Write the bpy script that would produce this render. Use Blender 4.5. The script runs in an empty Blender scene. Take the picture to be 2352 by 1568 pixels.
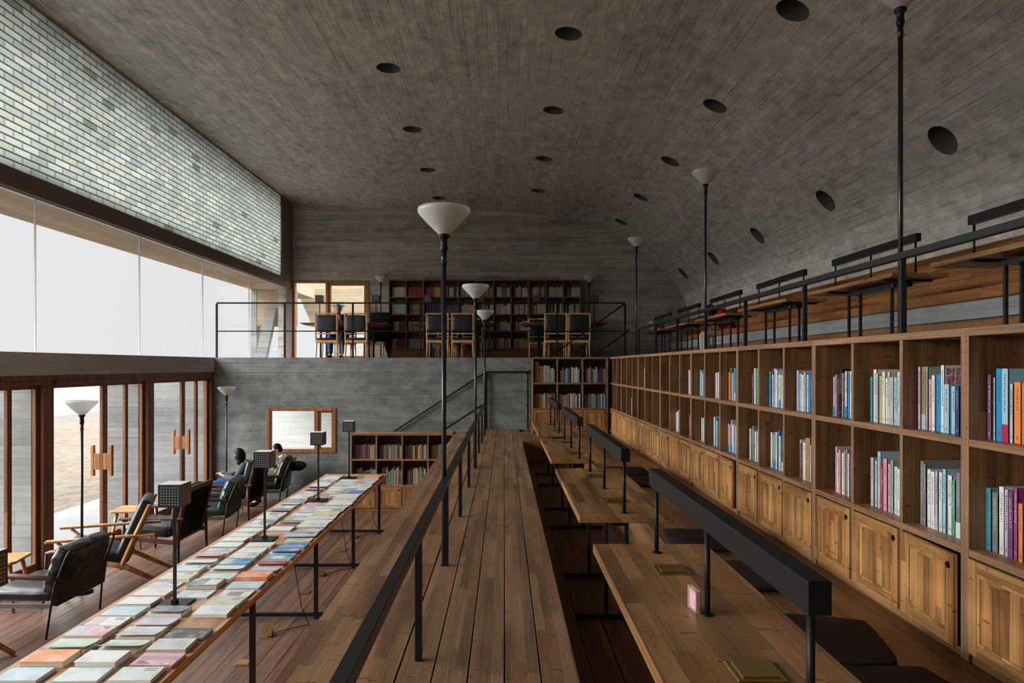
import bpy, bmesh, math, random
from mathutils import Vector, Matrix
random.seed(7)
PI = math.pi
S = bpy.context.scene
C = S.collection

# ---------------------------------------------------------------- camera, sky, sun, exposure
E = 2.24                                   # eye height above the lower floor
cd = bpy.data.cameras.new('camera')
cam = bpy.data.objects.new('camera', cd); C.objects.link(cam)
cam.location = (0, 0, E); cam.rotation_euler = (PI/2, 0, 0)
cd.sensor_width = 36; cd.lens = 24; cd.clip_start = 0.05; cd.clip_end = 3000
cd.shift_x = 18/2352; cd.shift_y = 56/2352
S.camera = cam
S.view_settings.view_transform = 'Standard'; S.view_settings.look = 'None'
S.view_settings.exposure = .70; S.view_settings.gamma = 1.0; S.view_settings.use_curve_mapping = False
S.cycles.max_bounces = 10; S.cycles.diffuse_bounces = 6; S.cycles.transparent_max_bounces = 16
S.cycles.transmission_bounces = 6; S.cycles.glossy_bounces = 4
S.cycles.sample_clamp_indirect = 6.0; S.cycles.caustics_reflective = False; S.cycles.caustics_refractive = False

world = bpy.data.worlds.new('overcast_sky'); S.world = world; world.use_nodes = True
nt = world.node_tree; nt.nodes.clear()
tc = nt.nodes.new('ShaderNodeTexCoord'); sp = nt.nodes.new('ShaderNodeSeparateXYZ')
nt.links.new(tc.outputs['Generated'], sp.inputs[0])
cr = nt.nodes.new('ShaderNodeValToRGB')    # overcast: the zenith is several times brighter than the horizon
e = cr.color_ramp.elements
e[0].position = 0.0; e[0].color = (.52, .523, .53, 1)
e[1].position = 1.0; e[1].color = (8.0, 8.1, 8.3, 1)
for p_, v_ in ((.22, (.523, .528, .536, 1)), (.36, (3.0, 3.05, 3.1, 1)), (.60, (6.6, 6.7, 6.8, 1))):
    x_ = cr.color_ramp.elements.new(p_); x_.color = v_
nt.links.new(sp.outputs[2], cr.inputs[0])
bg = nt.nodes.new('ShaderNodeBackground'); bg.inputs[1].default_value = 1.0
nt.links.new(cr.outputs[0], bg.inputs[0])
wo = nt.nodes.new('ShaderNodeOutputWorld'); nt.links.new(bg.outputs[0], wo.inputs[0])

sl = bpy.data.lights.new('hazy_sun', 'SUN'); sl.energy = 6.0; sl.angle = math.radians(56); sl.color = (1, .965, .92)
so = bpy.data.objects.new('hazy_sun', sl); C.objects.link(so)
so.rotation_euler = Vector((1.0, .15, -.30)).to_track_quat('-Z', 'Y').to_euler()

# ---------------------------------------------------------------- helpers
F1 = E - 1.06      # walkway and reading-seat deck
F2 = E + .14       # platform and terrace
def at(x, y, Y): return Vector(((x-1158)*Y/1568, Y, E-(y-840)*Y/1568))

class MB:
    def __init__(s): s.bm = bmesh.new(); s.mi = 0
    def _f(s, vs, smooth=False):
        try:
            f = s.bm.faces.new(vs); f.smooth = smooth; f.material_index = s.mi; return f
        except ValueError: return None
    def hexa(s, p):
        v = [s.bm.verts.new(q) for q in p]
        for a in ((0,3,2,1),(4,5,6,7),(0,1,5,4),(1,2,6,5),(2,3,7,6),(3,0,4,7)): s._f([v[i] for i in a])
        return s
    def box(s, x0, y0, z0, x1, y1, z1):
        x0, x1 = min(x0,x1), max(x0,x1); y0, y1 = min(y0,y1), max(y0,y1); z0, z1 = min(z0,z1), max(z0,z1)
        return s.hexa([(x0,y0,z0),(x1,y0,z0),(x1,y1,z0),(x0,y1,z0),(x0,y0,z1),(x1,y0,z1),(x1,y1,z1),(x0,y1,z1)])
    def cbox(s, c, sz, M=None):
        hx, hy, hz = sz[0]/2, sz[1]/2, sz[2]/2
        p = [Vector(q) for q in ((-hx,-hy,-hz),(hx,-hy,-hz),(hx,hy,-hz),(-hx,hy,-hz),(-hx,-hy,hz),(hx,-hy,hz),(hx,hy,hz),(-hx,hy,hz))]
        if M: p = [M @ q for q in p]
        return s.hexa([Vector(c)+q for q in p])
    def bar(s, a, b, w, h, up=(0,0,1)):             # rectangular section along a-b
        a, b = Vector(a), Vector(b); d = (b-a).normalized(); u = Vector(up)
        if abs(d.dot(u)) > .98: u = Vector((0,1,0))
        r = d.cross(u).normalized(); t = r.cross(d).normalized()
        r, t = r*w/2, t*h/2
        return s.hexa([a-r-t, a+r-t, b+r-t, b-r-t, a-r+t, a+r+t, b+r+t, b-r+t])
    def tube(s, a, b, r, r2=None, n=10, cap=True):
        return s.path([a, b], [r, r if r2 is None else r2], n, cap)
    def path(s, pts, rad, n=8, cap=True):
        pts = [Vector(p) for p in pts]
        if not isinstance(rad, (list, tuple)): rad = [rad]*len(pts)
        rings = []; ref = None
        for i, p in enumerate(pts):
            d = (pts[min(i+1, len(pts)-1)] - pts[max(i-1, 0)]).normalized()
            if ref is None: ref = Vector((0,0,1)) if abs(d.z) < .9 else Vector((1,0,0))
            u = d.cross(ref)
            if u.length < 1e-4: u = d.cross(Vector((.3,1,.2)))
            u.normalize(); w = u.cross(d).normalized(); ref = w
            rings.append([s.bm.verts.new(p + (u*math.cos(t)+w*math.sin(t))*rad[i]) for t in [2*PI*k/n for k in range(n)]])
        for A, B in zip(rings, rings[1:]):
            for k in range(n): s._f([A[k], A[(k+1)%n], B[(k+1)%n], B[k]], True)
        if cap: s._f(rings[0][::-1]); s._f(rings[-1])
        return s
    def lathe(s, prof, n=24, c=(0,0,0)):
        c = Vector(c); rings = []
        for r, z in prof:
            if r < 1e-6: rings.append([s.bm.verts.new(c+Vector((0,0,z)))])
            else: rings.append([s.bm.verts.new(c+Vector((r*math.cos(2*PI*k/n), r*math.sin(2*PI*k/n), z))) for k in range(n)])
        for A, B in zip(rings, rings[1:]):
            for k in range(n):
                a, b = A[k%len(A)], A[(k+1)%len(A)]; c_, d = B[(k+1)%len(B)], B[k%len(B)]
                vs = []
                for q in (a, b, c_, d):
                    if q not in vs: vs.append(q)
                if len(vs) > 2: s._f(vs, True)
        return s
    def prism(s, poly, axis, t0, t1):              # 2D outline extruded along an axis
        def P(a, b, t): return {'x':(t,a,b), 'y':(a,t,b), 'z':(a,b,t)}[axis]
        A = [s.bm.verts.new(P(a,b,t0)) for a, b in poly]; B = [s.bm.verts.new(P(a,b,t1)) for a, b in poly]
        n = len(poly); s._f(A[::-1]); s._f(B)
        for k in range(n): s._f([A[k], A[(k+1)%n], B[(k+1)%n], B[k]])
        return s
    def pillow(s, c, sz, M=None, n=10, e=.35, wr=0.0, seed=0):   # soft cushion: rounded box, bulged, with wrinkles
        rnd = random.Random(seed); ph = [rnd.uniform(0, 6.28) for _ in range(6)]
        bm2 = bmesh.new(); bmesh.ops.create_cube(bm2, size=2.0)
        bmesh.ops.subdivide_edges(bm2, edges=bm2.edges[:], cuts=n, use_grid_fill=True)
        vm = {}
        for v in bm2.verts:
            x, y, z = v.co
            k = [max(-1, min(1, q)) for q in (x, y, z)]
            bx = (1-k[1]**2*e*.5*(1 if abs(k[2])>.0 else 1))*(1-k[2]**2*.10)
            fx = k[0]*(1-.06*k[1]**4-.10*k[2]**4); fy = k[1]*(1-.06*k[0]**4-.10*k[2]**4)
            edge = max(abs(k[0]), abs(k[1]))
            fz = k[2]*(1-e*edge**4)
            if wr:
                q = math.sin(9*k[0]+ph[0]+2*k[1])*math.sin(7*k[1]+ph[1]) + .6*math.sin(15*k[0]-6*k[1]+ph[2])*math.sin(5*k[1]+ph[3])
                fz += wr*q*(1 if k[2] > 0 else -.4); fx += wr*.25*math.sin(11*k[1]+ph[4])*(abs(k[0])>.9)
            p = Vector((fx*sz[0]/2, fy*sz[1]/2, fz*sz[2]/2))
            if M: p = M @ p
            vm[v.index] = s.bm.verts.new(Vector(c)+p)
        for f in bm2.faces: s._f([vm[v.index] for v in f.verts], True)
        bm2.free(); return s
    def build(s, name, mat, parent=None, bevel=0, seg=1, recalc=True):
        if bevel: bmesh.ops.bevel(s.bm, geom=s.bm.edges[:], offset=bevel, segments=seg, affect='EDGES', clamp_overlap=True, profile=.5)
        if recalc: bmesh.ops.recalc_face_normals(s.bm, faces=s.bm.faces[:])
        me = bpy.data.meshes.new(name); s.bm.to_mesh(me); s.bm.free()
        for m in (mat if isinstance(mat, (list, tuple)) else [mat]): me.materials.append(m)
        o = bpy.data.objects.new(name, me); C.objects.link(o)
        if parent: o.parent = parent
        return o

def tag(o, label, cat, group=None, kind=None):
    o['label'] = label; o['category'] = cat
    if group: o['group'] = group
    if kind: o['kind'] = kind
    return o
def thing(name, label, cat, loc=(0,0,0), rz=0, group=None):
    o = bpy.data.objects.new(name, None); C.objects.link(o); o.empty_display_size = .1
    o.location = loc; o.rotation_euler = (0,0,rz)
    return tag(o, label, cat, group)
def struct(name, mb, mat, parent=None, bevel=0, label=None):
    o = mb.build(name, mat, parent, bevel)
    if not parent: o['kind'] = 'structure'
    if label: o['label'] = label
    return o
def kids(o): return [c for c in bpy.data.objects if c.parent == o]
def dup(o, loc=None, rz=None, label=None, parent=None):
    c = o.copy(); C.objects.link(c)
    if parent: c.parent = parent
    for k in kids(o): dup(k, parent=c)
    if loc is not None: c.location = loc
    if rz is not None: c.rotation_euler = (0,0,rz)
    if label: c['label'] = label
    return c

ORD = ['first','second','third','fourth','fifth','sixth','seventh','eighth','ninth','tenth','eleventh','twelfth','thirteenth','fourteenth',
 'fifteenth','sixteenth','seventeenth','eighteenth','nineteenth','twentieth']
TENS = {20:'twenty',30:'thirty',40:'forty'}
def ordn(i):
    if i < 20: return ORD[i]
    n = i+1; t = n//10*10
    return {20:'twentieth',30:'thirtieth',40:'fortieth'}[t] if n == t else TENS[t]+'-'+ORD[n-t-1]

# ---------------------------------------------------------------- materials
class N:
    def __init__(s, name):
        s.m = bpy.data.materials.new(name); s.m.use_nodes = True; s.t = s.m.node_tree; s.t.nodes.clear()
        s.out = s.new('ShaderNodeOutputMaterial')
    def new(s, t): return s.t.nodes.new(t)
    def put(s, v, sock):
        if v is None: return
        if hasattr(v, 'is_output') or hasattr(v, 'links'): s.t.links.new(v, sock)
        else: sock.default_value = v
    def math(s, op, a, b=None, c=None):
        n = s.new('ShaderNodeMath'); n.operation = op
        s.put(a, n.inputs[0]); s.put(b, n.inputs[1]); s.put(c, n.inputs[2]); return n.outputs[0]
    def xyz(s, src='Object'):
        t = s.new('ShaderNodeTexCoord'); q = s.new('ShaderNodeSeparateXYZ'); s.t.links.new(t.outputs[src], q.inputs[0]); return q.outputs
    def comb(s, x=0., y=0., z=0.):
        n = s.new('ShaderNodeCombineXYZ'); s.put(x, n.inputs[0]); s.put(y, n.inputs[1]); s.put(z, n.inputs[2]); return n.outputs[0]
    def noise(s, v, scale=1., detail=2., rough=.5):
        n = s.new('ShaderNodeTexNoise'); s.put(v, n.inputs['Vector']); n.inputs['Scale'].default_value = scale
        n.inputs['Detail'].default_value = detail; n.inputs['Roughness'].default_value = rough; return n.outputs[0]
    def white(s, v):
        n = s.new('ShaderNodeTexWhiteNoise'); n.noise_dimensions = '3D'; s.put(v, n.inputs['Vector']); return n.outputs['Value']
    def ramp(s, f, stops):
        n = s.new('ShaderNodeValToRGB'); el = n.color_ramp.elements
        el[0].position, el[0].color = stops[0][0], (*stops[0][1], 1); el[1].position, el[1].color = stops[-1][0], (*stops[-1][1], 1)
        for p, c in stops[1:-1]: q = el.new(p); q.color = (*c, 1)
        s.put(f, n.inputs[0]); return n.outputs[0]
    def mix(s, f, a, b, mode='MIX'):
        n = s.new('ShaderNodeMix'); n.data_type = 'RGBA'; n.blend_type = mode
        s.put(f, n.inputs[0]); s.put(a if not isinstance(a, tuple) else (*a,1), n.inputs[6]); s.put(b if not isinstance(b, tuple) else (*b,1), n.inputs[7]); return n.outputs[2]
    def bsdf(s, col, rough=.5, metal=0., spec=.5, bump=None, bd=.01, bs=.5, **kw):
        n = s.new('ShaderNodeBsdfPrincipled'); s.put(col if not isinstance(col, tuple) else (*col,1), n.inputs['Base Color'])
        s.put(rough, n.inputs['Roughness']); s.put(metal, n.inputs['Metallic']); s.put(spec, n.inputs['Specular IOR Level'])
        for k, v in kw.items(): s.put(v, n.inputs[k.replace('_', ' ')])
        if bump is not None:
            b = s.new('ShaderNodeBump'); b.inputs['Strength'].default_value = bs; b.inputs['Distance'].default_value = bd
            s.put(bump, b.inputs['Height']); s.t.links.new(b.outputs[0], n.inputs['Normal'])
        return n.outputs[0]
    def done(s, sh): s.t.links.new(sh, s.out.inputs[0]); return s.m
    def boards(s, a, b, w, ln):     # a along, b across: board id random, distance to the long edge, to the end
        q = s.math('DIVIDE', b, w); i = s.math('FLOOR', q); r = s.white(s.comb(i, 3.7, 1.3))
        p = s.math('ADD', s.math('DIVIDE', a, ln), s.math('MULTIPLY', r, 7.31)); j = s.math('FLOOR', p)
        tone = s.white(s.comb(i, j, 9.1)); tone2 = s.white(s.comb(i, j, 2.4))
        fb = s.math('FRACT', q); eb = s.math('MULTIPLY', s.math('MINIMUM', fb, s.math('SUBTRACT', 1., fb)), w)
        fa = s.math('FRACT', p); ea = s.math('MULTIPLY', s.math('MINIMUM', fa, s.math('SUBTRACT', 1., fa)), ln)
        return i, tone, tone2, eb, ea

AX = {'x':0, 'y':1, 'z':2}
def wood(name, dark, light, along='y', across='x', strip=.035, ln=.45, plank=None, plank_ln=2.4, seam=.0025, rough=.45, spec=.4, grain=1., rnd=True, contrast=1., marks=True, third=.0):
    dark = tuple(q*w_ for q, w_ in zip(dark, (1.38, 1.24, 1.05))); light = tuple(q*w_ for q, w_ in zip(light, (1.38, 1.24, 1.05)))
    n = N(name); c = n.xyz('Object'); a, b, o = c[AX[along]], c[AX[across]], c[3-AX[along]-AX[across]]
    if rnd:
        oi = n.new('ShaderNodeObjectInfo').outputs['Random']
        a = n.math('ADD', a, n.math('MULTIPLY', oi, 13.7)); b = n.math('ADD', b, n.math('MULTIPLY', oi, 5.3))
    b2 = n.math('ADD', b, n.math('MULTIPLY', o, 1.0 if third == 0 else third))
    i, t1, t2, eb, ea = n.boards(a, b2, strip, ln)
    big = n.noise(n.comb(n.math('MULTIPLY', a, .7), n.math('MULTIPLY', b2, 6.), 0.), 1.5, 3.)
    g = n.noise(n.comb(n.math('MULTIPLY', a, 5.), n.math('MULTIPLY', b, 260.), n.math('MULTIPLY', o, 260.)), 1., 3., .65)
    g2 = n.noise(n.comb(n.math('MULTIPLY', a, 2.2), n.math('MULTIPLY', b, 75.), n.math('MULTIPLY', o, 75.)), 1., 3., .6)
    f = n.math('ADD', n.math('MULTIPLY', n.math('SUBTRACT', t1, .5), .50*contrast), n.math('MULTIPLY', n.math('SUBTRACT', g, .5), .95*grain))
    f = n.math('ADD', f, n.math('MULTIPLY', n.math('SUBTRACT', g2, .5), .9*grain))
    f = n.math('ADD', f, n.math('MULTIPLY', n.math('SUBTRACT', big, .5), 1.15*contrast)); f = n.math('ADD', f, .5)
    col = n.ramp(f, [(.0, dark), (.5, tuple((p+q)/2 for p, q in zip(dark, light))), (1., light)])
    col = n.mix(n.math('MULTIPLY', n.math('GREATER_THAN', t2, .7), .38*contrast), col, n.mix(1., col, (.98,.70,.58), 'MULTIPLY'))
    col = n.mix(n.math('MULTIPLY', n.math('LESS_THAN', t2, .16), .35*contrast), col, n.mix(1., col, (.62,.60,.60), 'MULTIPLY'))
    if marks:   # the dark cross marks of the bamboo nodes
        k = n.boards(n.math('ADD', a, n.math('MULTIPLY', t2, .05)), b2, strip*.8, .31)[4]
        mk = n.math('MULTIPLY', n.math('LESS_THAN', k, .0045), n.math('MULTIPLY', t2, .8))
        col = n.mix(mk, col, tuple(q*.42 for q in dark))
    h = g
    if plank:
        pi_, p1, p2, pe, pa = n.boards(a, b, plank, plank_ln)
        col = n.mix(n.math('MULTIPLY', p1, .42), col, n.mix(.5, col, tuple(q*.45 for q in dark)))
        sm = n.math('MAXIMUM', n.math('LESS_THAN', pe, seam), n.math('MULTIPLY', n.math('LESS_THAN', pa, .0015), .6))
        col = n.mix(sm, col, (.006, .004, .003))
        h = n.math('SUBTRACT', n.math('MULTIPLY', g, .15), sm)
    r = n.math('ADD', rough, n.math('MULTIPLY', n.math('SUBTRACT', t2, .5), .12))
    return n.done(n.bsdf(col, r, 0., spec, bump=h, bd=.002, bs=.35))

def concrete(name, dark, light, src='Object', along='x', across='z', width=.11, ln=2.2, rough=.72, seam=.0018, cool=None, holes=False, streak=1., tone=.34, sf=26., mott=.7, seamk=.75):
    n = N(name)
    c = n.xyz(src); a, b = c[AX[along]], c[AX[across]]; o = c[3-AX[along]-AX[across]]
    b = n.math('ADD', b, n.math('MULTIPLY', o, .0))
    i, t1, t2, eb, ea = n.boards(a, b, width, ln)
    st = n.noise(n.comb(n.math('MULTIPLY', a, .9), n.math('MULTIPLY', b, sf), n.math('MULTIPLY', o, 2.)), 1., 5., .62)
    gr = n.noise(n.comb(n.math('MULTIPLY', a, 7.), n.math('MULTIPLY', b, 160.), n.math('MULTIPLY', o, 20.)), 1., 3., .6)
    bl = n.noise(n.comb(n.math('MULTIPLY', a, .55), n.math('MULTIPLY', b, .9), n.math('MULTIPLY', o, .6)), 1.1, 4., .6)
    f = n.math('MULTIPLY', n.math('SUBTRACT', t1, .5), tone)
    for q, w in ((st, 1.05*streak), (gr, .35*streak), (bl, .95)): f = n.math('ADD', f, n.math('MULTIPLY', n.math('SUBTRACT', q, .5), w))
    mo = n.noise(n.comb(n.math('MULTIPLY', a, 2.6), n.math('MULTIPLY', b, 4.2), n.math('MULTIPLY', o, 3.)), 1.6, 7., .68)
    f = n.math('ADD', f, n.math('MULTIPLY', n.math('SUBTRACT', mo, .5), mott)); f = n.math('ADD', f, .5)
    mid = tuple((p+q)/2 for p, q in zip(dark, light))
    col = n.ramp(f, [(.05, dark), (.5, mid), (.95, light)])
    if cool: col = n.mix(n.math('MULTIPLY', n.math('GREATER_THAN', bl, .56), .35), col, cool)
    wt = n.noise(n.comb(n.math('MULTIPLY', a, 2.3), n.math('MULTIPLY', b, 9.), n.math('MULTIPLY', o, 3.)), 2.2, 6., .7)
    col = n.mix(n.math('MULTIPLY', n.math('GREATER_THAN', wt, .67), .28), col, tuple(min(1, q*1.7) for q in light))
    brk = n.noise(n.comb(n.math('MULTIPLY', a, 1.1), n.math('MULTIPLY', i, 3.3), 0.), 1., 2., .5)
    sm = n.math('MULTIPLY', n.math('LESS_THAN', eb, n.math('MULTIPLY', n.math('SUBTRACT', brk, .44), seam*9.)), seamk)
    en = n.math('MULTIPLY', n.math('LESS_THAN', ea, .003), n.math('MULTIPLY', t1, .7))
    sm = n.math('MAXIMUM', sm, en)
    col = n.mix(sm, col, tuple(q*.3 for q in dark))
    if holes:    # tie holes of the formwork
        p = n.math('FRACT', n.math('DIVIDE', a, .57)); q = n.math('FRACT', n.math('DIVIDE', b, .46))
        dx = n.math('MULTIPLY', n.math('SUBTRACT', p, .5), .57); dz = n.math('MULTIPLY', n.math('SUBTRACT', q, .5), .46)
        d = n.math('SQRT', n.math('ADD', n.math('MULTIPLY', dx, dx), n.math('MULTIPLY', dz, dz)))
        col = n.mix(n.math('MULTIPLY', n.math('LESS_THAN', d, .012), .7), col, (.02, .02, .02))
    h = n.math('SUBTRACT', n.math('ADD', n.math('MULTIPLY', st, .5), n.math('MULTIPLY', t1, .35)), sm)
    return n.done(n.bsdf(col, rough, 0., .3, bump=h, bd=.004, bs=.5))

def plain(name, col, rough=.5, metal=0., spec=.5, var=0.):
    n = N(name)
    if var:
        t = n.new('ShaderNodeTexCoord'); k = n.noise(t.outputs['Object'], 14., 4., .6)
        col = n.mix(k, tuple(q*(1-var) for q in col), tuple(min(1, q*(1+var)) for q in col))
    return n.done(n.bsdf(col, rough, metal, spec))

M = {}
M['ceiling'] = concrete('board_marked_concrete_ceiling', (.285,.265,.24), (.78,.735,.675), tone=.15, sf=40., mott=1.7, seamk=.55, streak=.85, src='UV', along='y', across='x', width=.12, ln=1.9, seam=.003, cool=(.36,.36,.35))
M['wallc'] = concrete('board_marked_concrete_wall', (.20,.187,.165), (.58,.545,.49), along='x', across='z', width=.10, ln=3.1, mott=1.0)
M['lowc'] = concrete('grey_board_marked_concrete', (.105,.118,.12), (.355,.375,.362), along='x', across='z', width=.13, ln=2.4, holes=True, streak=.6, mott=1.5, tone=.22, seamk=.4)
M['sidec'] = concrete('grey_concrete_ledge', (.36,.37,.40), (.60,.61,.66), along='y', across='z', width=.2, ln=3.)
M['paving'] = concrete('pale_paving', (.075,.077,.078), (.12,.122,.12), along='y', across='x', width=.6, ln=1.2, streak=.4)
M['finc'] = concrete('pale_exterior_concrete', (.13,.135,.137), (.28,.285,.275), along='x', across='z', width=.14, ln=2.8)
M['brightc'] = concrete('brightened_concrete', (.42,.43,.41), (.68,.69,.65), along='x', across='z', width=.14, ln=2.8)  # lighter copy of the exterior concrete; missing daylight is put into its colour
M['tanc'] = concrete('tan_board_marked_concrete', (.20,.155,.098), (.33,.27,.185), along='x', across='z', width=.10, ln=2.4)
M['soffit'] = concrete('sand_lit_board_marked_soffit', (.24,.175,.11), (.46,.365,.255), along='y', across='x', width=.09, ln=3.)  # warm tan: light thrown up by the sand is put into the colour
M['bench_c'] = concrete('bench_concrete', (.19,.21,.21), (.36,.38,.375), along='y', across='z', width=.15, ln=3.)
M['floor'] = wood('brown_deck_planks', (.058,.033,.025), (.175,.108,.082), plank=.142, plank_ln=3.2, seam=.0035, rough=.42, spec=.4, rnd=False, contrast=.8, marks=False)
M['walk'] = wood('walkway_bamboo_planks', (.085,.054,.037), (.245,.165,.112), strip=.042, ln=.75, rough=.42, rnd=False, contrast=1.)
M['walkx'] = wood('step_bamboo_boards', (.085,.052,.034), (.255,.165,.105), along='y', across='x', strip=.05, ln=.6, rough=.42, rnd=False, contrast=1.3)
M['seat'] = wood('seat_deck_bamboo', (.085,.045,.025), (.25,.145,.078), strip=.04, ln=.8, plank=.2, plank_ln=2.8, rough=.42, rnd=False)
M['welld'] = wood('well_floor_planks', (.05,.025,.018), (.16,.085,.058), plank=.13, plank_ln=3., seam=.004, rough=.45, rnd=False, marks=False)
M['case'] = wood('bookcase_bamboo', (.075,.038,.017), (.225,.13,.064), along='z', across='y', strip=.03, ln=.5, rough=.45)
M['caseh'] = wood('bookcase_bamboo_shelf', (.125,.065,.032), (.36,.215,.118), along='x', across='z', strip=.012, ln=.8, rough=.42)
M['back'] = wood('bookcase_back_panel', (.042,.021,.010), (.125,.069,.035), along='z', across='y', strip=.05, ln=.6, rough=.5)
M['door'] = wood('cupboard_door_bamboo', (.125,.062,.023), (.43,.26,.115), along='z', across='y', strip=.042, ln=.55, rough=.42, contrast=1.35)
M['doorh'] = wood('cupboard_door_rail', (.125,.062,.023), (.42,.25,.11), along='x', across='z', strip=.02, ln=.4, rough=.42)
M['table'] = wood('reading_table_bamboo', (.11,.060,.026), (.345,.215,.108), strip=.055, ln=.6, rough=.36, spec=.45, contrast=1.35)
M['tedge'] = wood('plywood_edge_band', (.125,.08,.054), (.28,.185,.128), along='x', across='z', strip=.012, ln=.5, rough=.45, third=.001)
M['tedgev'] = wood('plywood_edge_band_upright', (.125,.08,.054), (.28,.185,.128), along='z', across='x', strip=.012, ln=.5, rough=.45, third=.001)
M['btable'] = wood('display_table_wood', (.19,.112,.064), (.45,.295,.185), strip=.06, ln=.9, rough=.30, spec=.5, marks=False)
M['bench_w'] = wood('terrace_bench_boards', (.12,.052,.017), (.30,.145,.055), along='y', across='z', strip=.045, ln=.55, plank=.13, plank_ln=2.2, rough=.45, rnd=False)
M['dframe'] = wood('door_frame_wood', (.075,.033,.02), (.205,.103,.063), along='z', across='y', strip=.03, ln=1.2, rough=.4, marks=False)
M['wframe'] = wood('window_frame_wood', (.15,.065,.030), (.36,.18,.09), along='z', across='x', strip=.03, ln=1.2, rough=.4, marks=False)
M['casedh'] = wood('dark_bookcase_shelf', (.06,.028,.015), (.20,.105,.055), along='x', across='z', strip=.02, ln=.7, rough=.45)
M['dcase'] = wood('dark_bookcase_panel', (.06,.028,.015), (.21,.11,.056), along='z', across='x', strip=.05, ln=.7, rough=.45)
M['handle'] = wood('pull_handle_wood', (.17,.08,.038), (.34,.18,.095), along='z', across='y', strip=.02, ln=.6, rough=.4, marks=False)
M['oak'] = wood('light_oak', (.28,.155,.07), (.52,.33,.175), along='z', across='x', strip=.03, ln=.5, rough=.4, marks=False)
M['oakp'] = wood('pale_ash', (.36,.25,.14), (.60,.45,.28), along='z', across='x', strip=.03, ln=.5, rough=.4, marks=False)
M['walnut'] = wood('dark_walnut', (.035,.016,.012), (.12,.06,.045), along='y', across='x', strip=.03, ln=.6, rough=.35, marks=False)
M['beam'] = plain('dark_bronze_beam', (.16,.125,.115), .5, 0, .4, .15)
M['steel'] = plain('black_steel', (.008,.0083,.009), .42, 0, .3, .2)
M['steelb'] = plain('blued_black_steel', (.012,.0145,.019), .32, .0, .55, .25)
M['lampbar'] = plain('matt_black_lamp_housing', (.008,.0082,.0092), .48, 0, .28)
M['chrome'] = plain('brushed_steel', (.35,.34,.33), .35, 1.)
M['brass'] = plain('polished_brass', (.72,.52,.20), .25, 1., .5, .08)
M['leather'] = plain('black_leather', (.012,.016,.017), .32, 0, .6, .3)
M['leatherg'] = plain('bottle_green_leather', (.012,.035,.036), .28, 0, .7, .3)
M['leatherb'] = plain('blue_black_leather', (.018,.022,.028), .36, 0, .6, .2)
M['cushion'] = plain('dark_brown_cushion_fabric', (.034,.022,.019), .85, 0, .2, .2)
M['dark'] = plain('dark_recess', (.008,.006,.005), .8, 0, .1)
M['blackfab'] = plain('black_fabric', (.012,.012,.014), .8, 0, .2, .3)
M['page'] = plain('book_pages', (.62,.56,.46), .8, 0, .2, .06)
M['pagew'] = plain('white_book_pages', (.74,.74,.71), .8, 0, .2, .04)
M['liner'] = plain('white_lamp_liner', (.82,.83,.84), .6)

def glassmat(name, tint=(.985,.99,.99), ior=1.45):
    n = N(name); tr = n.new('ShaderNodeBsdfTransparent'); tr.inputs[0].default_value = (*tint, 1)
    gl = n.new('ShaderNodeBsdfGlossy'); gl.inputs['Roughness'].default_value = .02
    fr = n.new('ShaderNodeFresnel'); fr.inputs[0].default_value = ior
    mx = n.new('ShaderNodeMixShader'); gm = n.new('ShaderNodeNewGeometry'); n.t.links.new(n.math('MULTIPLY', n.math('MULTIPLY', fr.outputs[0], .6), n.math('SUBTRACT', 1., gm.outputs['Backfacing'])), mx.inputs[0])
    n.t.links.new(tr.outputs[0], mx.inputs[1]); n.t.links.new(gl.outputs[0], mx.inputs[2])
    return n.done(mx.outputs[0])
M['glass'] = glassmat('clear_pane')
M['glassedge'] = plain('glass_edge_silicone', (.55,.58,.62), .4)

def frosted():
    n = N('opal_glass_shade')
    d = n.new('ShaderNodeBsdfTranslucent'); d.inputs[0].default_value = (.86,.87,.86,1)
    p = n.bsdf((.84,.85,.845), .22, 0., .5)
    mx = n.new('ShaderNodeMixShader'); mx.inputs[0].default_value = .45
    n.t.links.new(p, mx.inputs[1]); n.t.links.new(d.outputs[0], mx.inputs[2]); return n.done(mx.outputs[0])
M['opal'] = frosted()

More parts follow.
